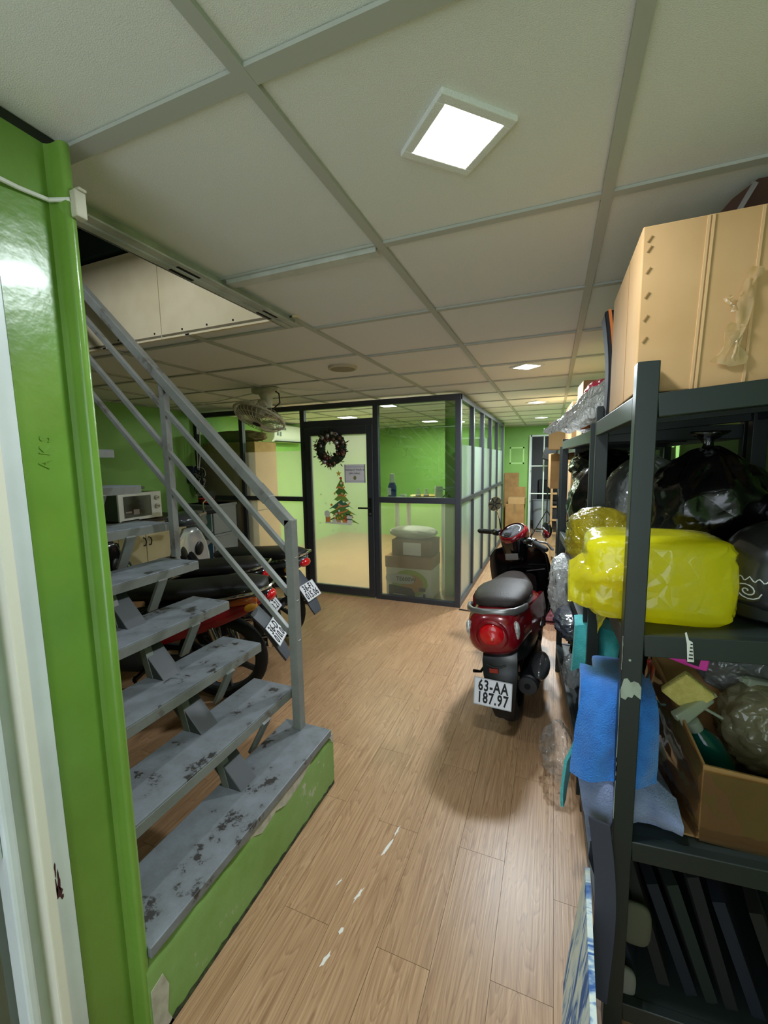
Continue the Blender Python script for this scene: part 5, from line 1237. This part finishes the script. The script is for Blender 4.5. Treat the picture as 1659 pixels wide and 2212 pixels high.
# power socket, tangle of cables hanging by the black post
cbl = thing('cable_tangle', 'tangle of grey cables hanging on the wall beside the black partition end post', 'cable', (-3.95, 3.88, 1.2))
rs = random.Random(9)
for k in range(9):
    pts = []; a0 = rs.uniform(0, 6)
    for i in range(26):
        a = a0 + i*.55; pts.append((-4.0 + .055*math.sin(a*1.1+k) + .02*rs.uniform(-1, 1), 3.90 + .035*math.cos(a*.9) + .004*k, 1.36 + .11*math.sin(a*.7+k*.6) - .012*i*.6))
    MB().tube(pts, .0055, 6).build('cable_loop', (m_offwhite, m_grey_metal, m_cable_k)[k % 3], cbl, smooth=True)
MB().tube([(-3.95, 3.93, 2.06), (-3.96, 3.93, 1.8), (-3.97, 3.92, 1.55), (-3.98, 3.90, 1.40)], .006, 6).tube([(-4.05, 3.95, 1.75), (-4.02, 3.93, 1.55), (-4.0, 3.90, 1.42)], .006, 6).tube([(-3.97, 3.9, 1.2), (-3.94, 3.9, 1.08), (-3.95, 3.9, .95)], .005, 6).build('cable_drop', m_cable_w, cbl, smooth=True)
MB().box((-4.15, 3.86, 1.25), (-4.03, 3.93, 1.45)).build('adapter', mat('navy_plastic', '#22264a', .5), cbl, bevel=.005)
# ceiling cable runs
cr = thing('ceiling_cable', 'thin white cable running along the ceiling to the fan', 'cable', (-2.3, 3.1, ZC-.01))
MB().tube([(-4.1, 3.35, ZC-.008), (-3.2, 3.42, ZC-.012), (-2.5, 3.18, ZC-.008), (-2.25, 3.05, ZC-.008), (-1.9, 3.35, ZC-.012), (-1.3, 3.45, ZC-.008)], .006, 6).build('cable_run', m_cable_w, cr, smooth=True)

# ------------------------------------------------------------------ ceiling-hung fan
fn = thing('ceiling_fan', 'dusty white oscillating fan with round cage hung from the ceiling', 'fan', (-2.33, 3.08, ZC))
MB().loft([[Vector((-2.33+u, 3.08+v, z)) for u, v in ring_circle(24, r1, r2, 3)] for z, r1, r2 in ((ZC-.001, .125, .07), (ZC-.03, .125, .07), (ZC-.045, .10, .055), (ZC-.05, .06, .045))]).build('mount', m_offwhite, fn, smooth=True)
MB().loft([[Vector((-2.325+u+dx, 3.08+v, z)) for u, v in ring_circle(16, r, r, 2.5)] for z, r, dx in ((ZC-.045, .06, 0), (ZC-.09, .048, .004), (ZC-.13, .04, .008), (ZC-.16, .035, .01))]).build('stem', m_offwhite, fn, smooth=True)
# fan axis: blows down and toward the viewer
ax = Vector((-.12, -.42, -.90)).normalized(); fc = Vector((-2.36, 3.02, 1.865)); fx = ax.cross(Vector((0, 1, 0))).normalized(); fy = ax.cross(fx)
FR = Matrix((fx, fy, ax)).transposed()
FM = M4(FR, fc)
mb = MB(); mb.lathe([(.02, -.15), (.055, -.14), (.065, -.08), (.06, -.03), (.045, -.01)], n=20); mb.xf(FM); mb.build('motor', m_offwhite, fn, smooth=True)
cg = MB()
for k in range(36):
    a = 2*PI*k/36; ca, sa = math.cos(a), math.sin(a)
    cg.tube([FM @ Vector((r_*ca, r_*sa, z_)) for r_, z_ in ((.05, -.055), (.14, -.06), (.205, -.035), (.22, .0), (.205, .035), (.14, .062), (.055, .068))], .0024, 4)
for r_, z_, w_ in ((.22, 0, .0105), (.14, .062, .002), (.14, -.06, .002), (.19, .045, .002)):
    cg.tube([FM @ Vector((r_*math.cos(2*PI*i/40), r_*math.sin(2*PI*i/40), z_)) for i in range(41)], w_, 6)
cg.build('cage', m_offwhite, fn, smooth=True)
mb = MB(); mb.lathe([(.0, .072), (.05, .070), (.058, .064), (.05, .060)], n=24); mb.xf(FM); mb.build('cage_badge', m_offwhite, fn, smooth=True)
mb = MB(); mb.lathe([(.0, .0745), (.036, .0735), (.036, .070)], n=24); mb.xf(FM); mb.build('hub_cap', m_cable_k, fn, smooth=True)
m_blade = film('translucent_blade', '#c9c6b4', .25, .2, c_diff='#a8a48f')
for k in range(3):
    def bl(u, v, k=k):
        a = 2*PI*k/3 + (v-.5)*1.5*(.5+.5*u); r_ = .03 + .165*u
        return FM @ Vector((r_*math.cos(a), r_*math.sin(a), .025*math.sin((v-.5)*2.2)))
    MB().sheet(bl, 10, 8, .003).build('blade', m_blade, fn, smooth=True)
MB().tube([(-2.24, 3.08, ZC-.02), (-2.17, 3.05, ZC-.06), (-2.15, 3.03, ZC-.14), (-2.20, 3.0, ZC-.19), (-2.30, 3.0, ZC-.185)], .006, 8).build('power_cord', m_cable_k, fn, smooth=True)

# ------------------------------------------------------------------ office contents seen through the glass
ac = thing('air_conditioner', 'white split air conditioner on the office wall seen through the glass', 'air conditioner', (-4.05, 5.75, 1.80))
rr = []
for y in (5.35, 5.36, 6.24, 6.25):
    k = .9 if y in (5.35, 6.25) else 1
    rr.append([Vector((-4.14 + x*k, y, 1.93 + (z-1.93)*k)) for x, z in ((0, 1.80), (0, 2.07), (.15, 2.075), (.20, 2.05), (.22, 1.95), (.21, 1.86), (.16, 1.80))])
MB().loft(rr).build('unit_shell', m_white, ac, smooth=True)
MB().box((-3.995, 5.42, 1.797), (-3.93, 6.18, 1.812)).build('air_outlet', m_black, ac)
MB().box((-3.927, 5.42, 1.98), (-3.921, 5.66, 2.02)).box((-3.925, 5.42, 1.89), (-3.919, 5.46, 1.94)).box((-3.925, 5.49, 1.88), (-3.919, 5.53, 1.95)).build('energy_sticker', m_boxgrey, ac)
carton('cardboard_box', 'big brown carton stack behind the left office panes', (-3.72, 4.34, .90), (.80, .42, .83), 0, m_card_d, tape=False)
carton('cardboard_box', 'lower brown carton behind the left office panes', (-3.72, 4.34, 0), (.82, .44, .89), 0, m_card_d, tape=False)
bag('cloth_bundle', 'dark brown lumpy cloth bundle lying on the office carton', (-3.74, 4.34, 1.735), (.38, .19, .075), mat('dark_brown_cloth', '#6a5438', .95), 71, 2.6, amp=.16, cat='cloth')
dk = thing('office_desk', 'white office desk standing behind the clear pane', 'desk', (-1.3, 4.75, 0))
MB().box((-1.70, 4.52, .985), (-1.10, 5.10, 1.01)).build('desk_top', m_white, dk, bevel=.003)
MB().box((-1.69, 4.95, 0), (-1.66, 5.03, .985)).box((-1.14, 4.95, 0), (-1.11, 5.03, .985)).box((-1.14, 4.54, 0), (-1.11, 4.60, .985)).box((-1.69, 4.54, 0), (-1.66, 4.60, .985)).build('desk_leg', m_white, dk)
for i, (x, y) in enumerate(((-1.42, 4.58), (-1.33, 4.60))):
    t = thing('water_bottle', ('left small bottle with blue label on the office desk', 'right small bottle with blue label on the office desk')[i], 'bottle', (x, y, 1.01), group='bottles on the office desk')
    MB().lathe([(.028, .0), (.031, .005), (.031, .075), (.024, .10), (.012, .115), (.012, .125)], n=16).build('bottle_body', m_clear, t, world=False, smooth=True)
    MB().lathe([(.032, .02), (.032, .065)], n=16).build('bottle_label', mat('blue_label_%d' % i, '#2b3f9c', .5), t, world=False, smooth=True)
    MB().lathe([(.014, .120), (.014, .140), (.0, .140)], n=14).build('bottle_cap', m_white, t, world=False, smooth=True)
t = thing('white_mug', 'white mug with a handle standing on the office desk', 'mug', (-1.185, 4.60, 1.01))
MB().lathe([(.0, .003), (.04, .0), (.045, .01), (.045, .17), (.042, .17), (.042, .012), (.0, .01)], n=20).build('mug_body', m_white, t, world=False, smooth=True)
MB().tube([(.043, 0, .14), (.075, 0, .13), (.08, 0, .08), (.043, 0, .04)], .006, 8).build('mug_handle', m_black, t, world=False, smooth=True)
t = thing('paper_cup', 'small white cup at the left of the office desk', 'cup', (-1.60, 4.57, 1.01))
MB().lathe([(.0, .002), (.030, .0), (.038, .075), (.036, .075), (.028, .006)], n=18).build('cup_body', m_white, t, world=False, smooth=True)
t = thing('yellow_fruit_dish', 'shallow yellow dish on the office desk around the bottles', 'dish', (-1.38, 4.68, 1.01))
MB().lathe([(.0, .004), (.06, .0), (.16, .055), (.165, .06), (.155, .056), (.06, .008)], n=24).build('dish_shell', mat('yellow_dish', '#d9b24a', .4), t, world=False, smooth=True)
t = thing('detergent_bottle', 'blue and white detergent bottle by the door jamb inside the office', 'bottle', (-1.63, 4.30, 1.07))
MB().loft([[Vector((u, v, z)) for u, v in ring_circle(16, r1, r2, 3)] for z, r1, r2 in ((0, .04, .03), (.01, .045, .035), (.13, .045, .035), (.16, .03, .025), (.17, .02, .02))]).build('bottle_body', mat('blue_detergent', '#2a3f86', .3), t, world=False, smooth=True)
MB().lathe([(.028, .165), (.030, .17), (.026, .26), (.0, .262)], n=16).build('bottle_cap', m_white, t, world=False, smooth=True)
MB().box((-.047, -.036, .03), (.0, -.034, .11)).build('bottle_label', m_paper, t, world=False)
wls = MB().box((-1.67, 4.10, 1.05), (-1.55, 4.45, 1.068)).build('ledge_shelf', m_white); tag(wls, 'small white ledge by the door jamb holding the detergent bottle', 'shelf')
oc = thing('steel_column', 'green painted steel column inside the office near the glass corner', 'column', (-1.0, 4.42, 0))
MB().box((-1.05, 4.34, 0), (-.93, 4.352, ZC)).box((-1.05, 4.488, 0), (-.93, 4.50, ZC)).build('column_flange', m_green_col, oc)
MB().box((-.997, 4.352, 0), (-.983, 4.488, ZC)).build('column_web', m_green_col, oc)
# printer carton, parcel and pillow stacked behind the lower pane
pc = thing('printer_carton', 'white printer carton with dark printer picture behind the frosted lower pane', 'box', (-1.40, 4.33, 0))
MB().box((-1.66, 4.15, 0), (-1.15, 4.50, .36)).build('carton_body', m_white, pc, bevel=.004)
MB().box((-1.668, 4.145, .325), (-1.145, 4.505, .45)).build('carton_flap', m_card_d, pc, bevel=.003)
yy0, yy1 = 4.1445, 4.1495
MB().loft([[Vector((-1.39+u, y, .165+v)) for u, v in ring_circle(24, .20, .145, 2)] for y in (yy0+.003, yy1)]).build('printed_swirl', mat('lime_print', '#9fb83a', .5), pc)
MB().loft([[Vector((-1.36+u, y, .155+v)) for u, v in ring_circle(24, .12, .10, 2)] for y in (yy0+.002, yy1)]).build('printed_swirl', mat('orange_print', '#c08a44', .5), pc)
MB().loft([[Vector((-1.50+u, y, .205+v)) for u, v in ring_circle(24, .165, .055, 3)] for y in (yy0+.001, yy1)]).build('printed_banner', mat('silver_print', '#c9cdd2', .5), pc)
MB().prism([(-1.63, .02), (-1.585, .02), (-1.58, .04), (-1.42, .035), (-1.40, .01), (-1.335, .01), (-1.33, .06), (-1.37, .11), (-1.62, .135), (-1.63, .12)], yy0+.0005, yy1, 'xz').build('printed_printer', mat('dark_print', '#2b2e30', .5), pc)
MB().box((-1.285, yy0+.001, .085), (-1.215, yy1, .125)).box((-1.24, yy0+.001, .01), (-1.215, yy1, .06)).build('printed_badge', mat('dark_badge_print', '#33373a', .5), pc)
text('carton_lettering', 'TE600W', .062, m_ink, pc, frame_m((-1.43, yy0+.0005, .205), (1, 0, 0), (0, 0, 1)), bold=.001)
pr = thing('parcel_box', 'brown parcel with white address label on the printer carton', 'box', (-1.37, 4.34, .452))
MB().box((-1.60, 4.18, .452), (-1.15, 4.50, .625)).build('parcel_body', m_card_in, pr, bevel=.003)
MB().box((-1.47, 4.176, .465), (-1.27, 4.18, .60)).build('parcel_label', m_paper, pr)
bag('floor_pillow', 'pale grey pillow lying on top of the parcel behind the frosted pane', (-1.40, 4.33, .627), (.26, .16, .065), mat('pale_grey_fabric', '#b9c0b6', .9), 73, 2.4, amp=.05, cat='pillow')

# ------------------------------------------------------------------ wreath, tree sticker and notice on the office door
yw = 3.985
wr = thing('christmas_wreath', 'dark wreath with brown and silver baubles hanging on the office door', 'wreath', (-2.19, yw, 1.60))
wc = Vector((-2.20, yw, 1.612)); rs = random.Random(4)
m_leaf = mat('dark_leaf', '#2b2418', .8); m_leaf2 = mat('burgundy_leaf', '#3c1c1e', .7); m_leafg = mat('dark_pine', '#20301c', .85)
mb = MB()
mb.tube([wc + Vector((.13*math.cos(2*PI*i/28), 0, .13*math.sin(2*PI*i/28))) for i in range(29)], .048, 10); mb.build('wreath_ring', m_leafg, wr, smooth=True)
lf = [MB(), MB(), MB()]
for k in range(620):
    a = rs.uniform(0, 2*PI); r_ = .13 + rs.uniform(-.06, .06); p = wc + Vector((r_*math.cos(a), rs.uniform(-.035, .02), r_*math.sin(a)))
    d = Vector((math.cos(a)*rs.uniform(-.6, 1.2) + rs.uniform(-.5, .5), rs.uniform(-.9, .1), math.sin(a)*rs.uniform(-.6, 1.2) + rs.uniform(-.5, .5))).normalized()
    s_ = d.cross(Vector((rs.uniform(-1, 1), rs.uniform(-1, 1), rs.uniform(-1, 1)))).normalized()*.008; l_ = rs.uniform(.03, .06)
    lf[k % 3].add([p, p+d*l_*.5+s_, p+d*l_, p+d*l_*.5-s_], [(0, 1, 2, 3)])
for q, m in zip(lf, (m_leaf, m_leaf2, m_leafg)): tag(q.build('wreath_leaves', m, wr, fixn=False), kind='stuff')
m_bb = [mat('brown_bauble', '#4a2c20', .2, .3, coat=.6), mat('silver_bauble', '#a8a4a0', .15, .7), mat('copper_bauble', '#6b4a3c', .25, .4), mat('red_bauble', '#3d1416', .25, .2, coat=.5)]
for k in range(34):
    a = rs.uniform(0, 2*PI); r_ = .13 + rs.uniform(-.03, .045); b_ = rs.choice((.012, .016, .022, .026))
    if k in (0, 1, 2): a, b_ = (2.2, .55, 4.3)[k], .028
    p = wc + Vector((r_*math.cos(a), -.035 - rs.uniform(0, .02), r_*math.sin(a)))
    MB().ell(p, (b_, b_, b_), 12, 8).build('bauble', m_bb[1] if k in (0, 1, 2) else m_bb[k % 4], wr, smooth='all')
MB().tube([wc + Vector((0, 0, .15)), wc + Vector((0, .01, .235)), wc + Vector((0, .03, .245))], .004, 6).build('hanging_loop', m_leaf, wr)
ys_ = YP + .0075                                        # glass face of the door
tr = thing('tree_sticker', 'christmas tree sticker with star, ribbon and gifts on the office door glass', 'sticker', (-2.13, ys_, .80))
_ly = [0]
def stick(name, pts, c, lift=None):
    _ly[0] += 1; y1 = ys_ - .0004*_ly[0] if lift is None else ys_ - lift
    return MB().prism(pts, y1-.0003, y1, 'xz').build(name, c, tr)
def blob(cx, cz, rx, rz, n=14): return [(cx + rx*math.cos(2*PI*i/n), cz + rz*math.sin(2*PI*i/n)) for i in range(n)]
m_tg = [mat('sticker_green_%d' % i, c, .5) for i, c in enumerate(('#7a9c3c', '#5a8a42', '#8bab4c', '#4a8260', '#6a9248'))]
m_so, m_sy, m_sw, m_sr, m_sp = mat('sticker_orange', '#e89a5c', .5), mat('sticker_yellow', '#e8c85a', .5), mat('sticker_white', '#eef0e6', .5), mat('sticker_red', '#cf5244', .5), mat('sticker_pink', '#e0a58c', .5)
cx = -2.125
for i in range(6):
    zt, zb, hw = 1.295 - .075*i, 1.185 - .075*i, .060 + .031*i
    pts = [(cx+.01-.008*i*0, zt)]
    n = 6
    for k in range(n+1):
        q = k/n; pts.append((cx + hw*(1-2*q), zb + (.022 if k % 2 else 0) + .012*math.sin(i*2+k)))
    stick('tree_tier', pts, m_tg[i % 5], lift=.0004+.0003*(6-i))
for z0, x0, x1, dz in ((1.20, -.05, .05, .01), (1.115, -.04, .07, .012), (1.0, -.06, .11, .05), (.93, -.10, .09, .055)):
    pts = [(cx + x0 + (x1-x0)*q, z0 + dz*(q-.5)*1.4 + .010*math.sin(PI*q*2)) for q in [i/8 for i in range(9)]]
    stick('ribbon', pts + [(x, z-.016) for x, z in reversed(pts)], m_so)
sr_ = random.Random(12)
for k in range(22):
    z = sr_.uniform(.85, 1.25); hw = .03 + (1.27-z)*.34; stick('ornament', blob(cx + sr_.uniform(-hw, hw), z, .010 + .006*sr_.random(), .011 + .004*sr_.random(), 10), (m_sw, m_sy, m_sp, m_so)[k % 4])
stick('star', [(cx-.012 + (.036 if i % 2 == 0 else .015)*math.sin(PI*i/5), 1.345 + (.036 if i % 2 == 0 else .015)*math.cos(PI*i/5)) for i in range(10)], m_sy)
stick('bow', blob(cx+.012, 1.295, .016, .014), m_sr)
for x, z, w_, h_, m in ((-.19, .845, .062, .062, m_so), (-.105, .825, .05, .045, m_sw), (-.05, .82, .05, .04, m_sp), (.02, .825, .06, .05, m_so), (.085, .83, .05, .055, m_sw), (.05, .86, .04, .05, m_sr)):
    stick('gift', [(cx+x, z-h_*.5), (cx+x+w_, z-h_*.5), (cx+x+w_, z+h_*.5), (cx+x, z+h_*.5)], m)
stick('snow_mound', [(cx-.20, .80), (cx+.13, .79), (cx+.125, .81), (cx, .815), (cx-.19, .815)], m_sw)
stick('snow_figure', blob(cx-.165, .905, .036, .040), m_sw); stick('snow_figure', blob(cx+.105, .87, .034, .030), m_sw); stick('snow_figure', blob(cx+.11, .825, .036, .03), m_sw)
stick('hat_brim', [(cx+.065, .903), (cx+.145, .888), (cx+.145, .896), (cx+.068, .912)], m_black)
stick('scarf', [(cx+.075, .848), (cx+.14, .845), (cx+.14, .855), (cx+.075, .86)], m_tg[3])
for x, z in ((-2.30, 1.02), (-1.93, 1.0), (-2.38, .80), (-2.22, .72), (-1.95, .75), (-2.36, 1.12)): stick('snowflake', [(x + (.014 if i % 2 == 0 else .005)*math.cos(PI*i/6), z + (.014 if i % 2 == 0 else .005)*math.sin(PI*i/6)) for i in range(12)], m_sw)
ns = thing('door_notice', 'laminated notice sheet taped on the office door glass', 'notice', (-1.95, ys_, 1.34))
MB().box((-2.072, ys_-.0014, 1.245), (-1.828, ys_-.0004, 1.440)).build('sheet', m_paper, ns)
bd = MB()
for a, b in (((-2.072, 1.245), (-2.060, 1.440)), ((-1.838, 1.245), (-1.828, 1.440)), ((-2.06, 1.262), (-1.838, 1.266)), ((-2.06, 1.412), (-1.838, 1.416))): bd.box((a[0], ys_-.0018, a[1]), (b[0], ys_-.0014, b[1]))
bd.build('sheet_border', mat('lilac_border', '#9b97b5', .6), ns)
m_greytext = mat('grey_print', '#6a6878', .6)
text('notice_lettering', 'PHÒNG KỸ THUẬT &', .026, m_greytext, ns, frame_m((-1.95, ys_-.0020, 1.382), (1, 0, 0), (0, 0, 1)), sx=.9)
text('notice_lettering', 'BẢO HÀNH', .026, m_greytext, ns, frame_m((-1.95, ys_-.0020, 1.345), (1, 0, 0), (0, 0, 1)), sx=.9)
MB().prism(blob(-1.95, 1.298, .018, .022), ys_-.0020, ys_-.0014, 'xz').build('notice_emblem', mat('olive_print', '#8a8456', .6), ns)

# ------------------------------------------------------------------ far end of the corridor
fb = thing('flattened_carton', 'tall flattened cardboard sheet leaning on the green end wall', 'cardboard', (-.72, 8.65, 0))
MB().add([(-.90, 8.60, 0), (-.62, 8.60, 0), (-.62, 8.74, 1.20), (-.90, 8.74, 1.20), (-.90, 8.615, 0), (-.62, 8.615, 0), (-.62, 8.755, 1.20), (-.90, 8.755, 1.20)], [(0, 1, 2, 3), (7, 6, 5, 4), (0, 4, 5, 1), (1, 5, 6, 2), (2, 6, 7, 3), (3, 7, 4, 0)]).build('card_sheet', m_card_d, fb)
carton('cardboard_box', 'brown taped carton standing at the foot of the end wall', (-.66, 8.40, 0), (.34, .3, .62), 3, m_card_d)
carton('cardboard_box', 'small tan carton on the taped carton at the end wall', (-.62, 8.40, .62), (.30, .28, .12), -3, m_card, tape=False)
fb = thing('flattened_carton', 'short flattened cardboard sheet behind the stacked cartons', 'cardboard', (-.62, 8.58, 0))
MB().box((-.88, 8.57, 0), (-.48, 8.585, .93)).build('card_sheet', m_card_d, fb)
m_pipe = mat('white_pipe_paint', '#d5dad2', .45)
gr = thing('pipe_rack', 'white tubular rack standing in front of the dark far doorway', 'rack', (-.2, 8.6, 0))
for x in (-.42, -.165, .12): MB().cyl((x, 8.60, 0), (x, 8.60, 1.92), .013, 10).build('upright', m_pipe, gr, smooth=True)
for z in (.80, 1.33): MB().cyl((-.42, 8.60, z), (.12, 8.60, z), .012, 10).build('crossbar', m_pipe, gr, smooth=True)
tp_ = thing('light_stand', 'black folding tripod stand by the far doorway', 'tripod', (-.10, 8.25, 0))
for a in (0.5, 2.6, 4.7): MB().cyl((-.08 + .30*math.cos(a), 8.25 + .30*math.sin(a), .012), (-.08, 8.25, .52), .009, 8).build('leg', m_black, tp_)
MB().cyl((-.08, 8.25, .15), (-.08, 8.25, 1.5), .011, 8).build('pole', m_black, tp_)
MB().cbox((-.06, 8.25, 1.55), (.22, .1, .24), RY(15)).build('softbox', m_black, tp_, bevel=.02)
t = thing('office_chair', 'dark chair back standing inside the far store room', 'chair', (-.05, 9.4, 0))
MB().box((-.30, 9.35, .42), (.20, 9.75, .50)).build('seat', m_black, t, bevel=.03)
MB().box((-.30, 9.70, .55), (.20, 9.78, 1.02)).build('backrest', m_black, t, bevel=.03)
for x, y in ((-.27, 9.38), (.17, 9.38), (-.27, 9.72), (.17, 9.72)): MB().cyl((x, y, 0), (x, y, .43), .014, 8).build('leg', m_black, t)
MB().bar((-.05, 9.74, .48), (-.05, 9.74, .6), .05, .02).build('back_stem', m_black, t)
t = thing('grey_bin', 'grey plastic bin inside the far store room', 'bin', (-.2, 9.15, 0))
MB().lathe([(.0, .003), (.15, .0), (.18, .62), (.19, .63), (.175, .62), (.14, .01)], c=(0, 0, 0), n=24).build('bin_shell', mat('grey_bin_plastic', '#8b8f94', .5), t, world=False, smooth=True)
ww = thing('wooden_rack', 'narrow wooden slatted rack by the far shelving', 'rack', (.0, 6.4, 0))
for x in (-.02, .26): MB().box((x, 6.40, 0), (x+.03, 6.43, 1.05)).build('upright', m_card, ww)
for i in range(5): MB().box((-.02, 6.395, .2+.19*i), (.29, 6.42, .225+.19*i)).build('slat', m_card, ww)
MB().box((-.02, 6.43, 0), (.01, 6.7, 1.05)).box((.26, 6.43, 0), (.29, 6.7, 1.05)).build('side_board', m_card, ww)
wcb = thing('floor_cable', 'thin black cable lying across the floor from the partition corner to the shelving', 'cable', (-.4, 4.0, 0))
MB().tube([(-.82, 3.97, .006), (-.5, 3.93, .006), (-.2, 3.90, .006), (.1, 3.93, .006)], .006, 6).build('cable_run', m_cable_k, wcb, smooth=True)
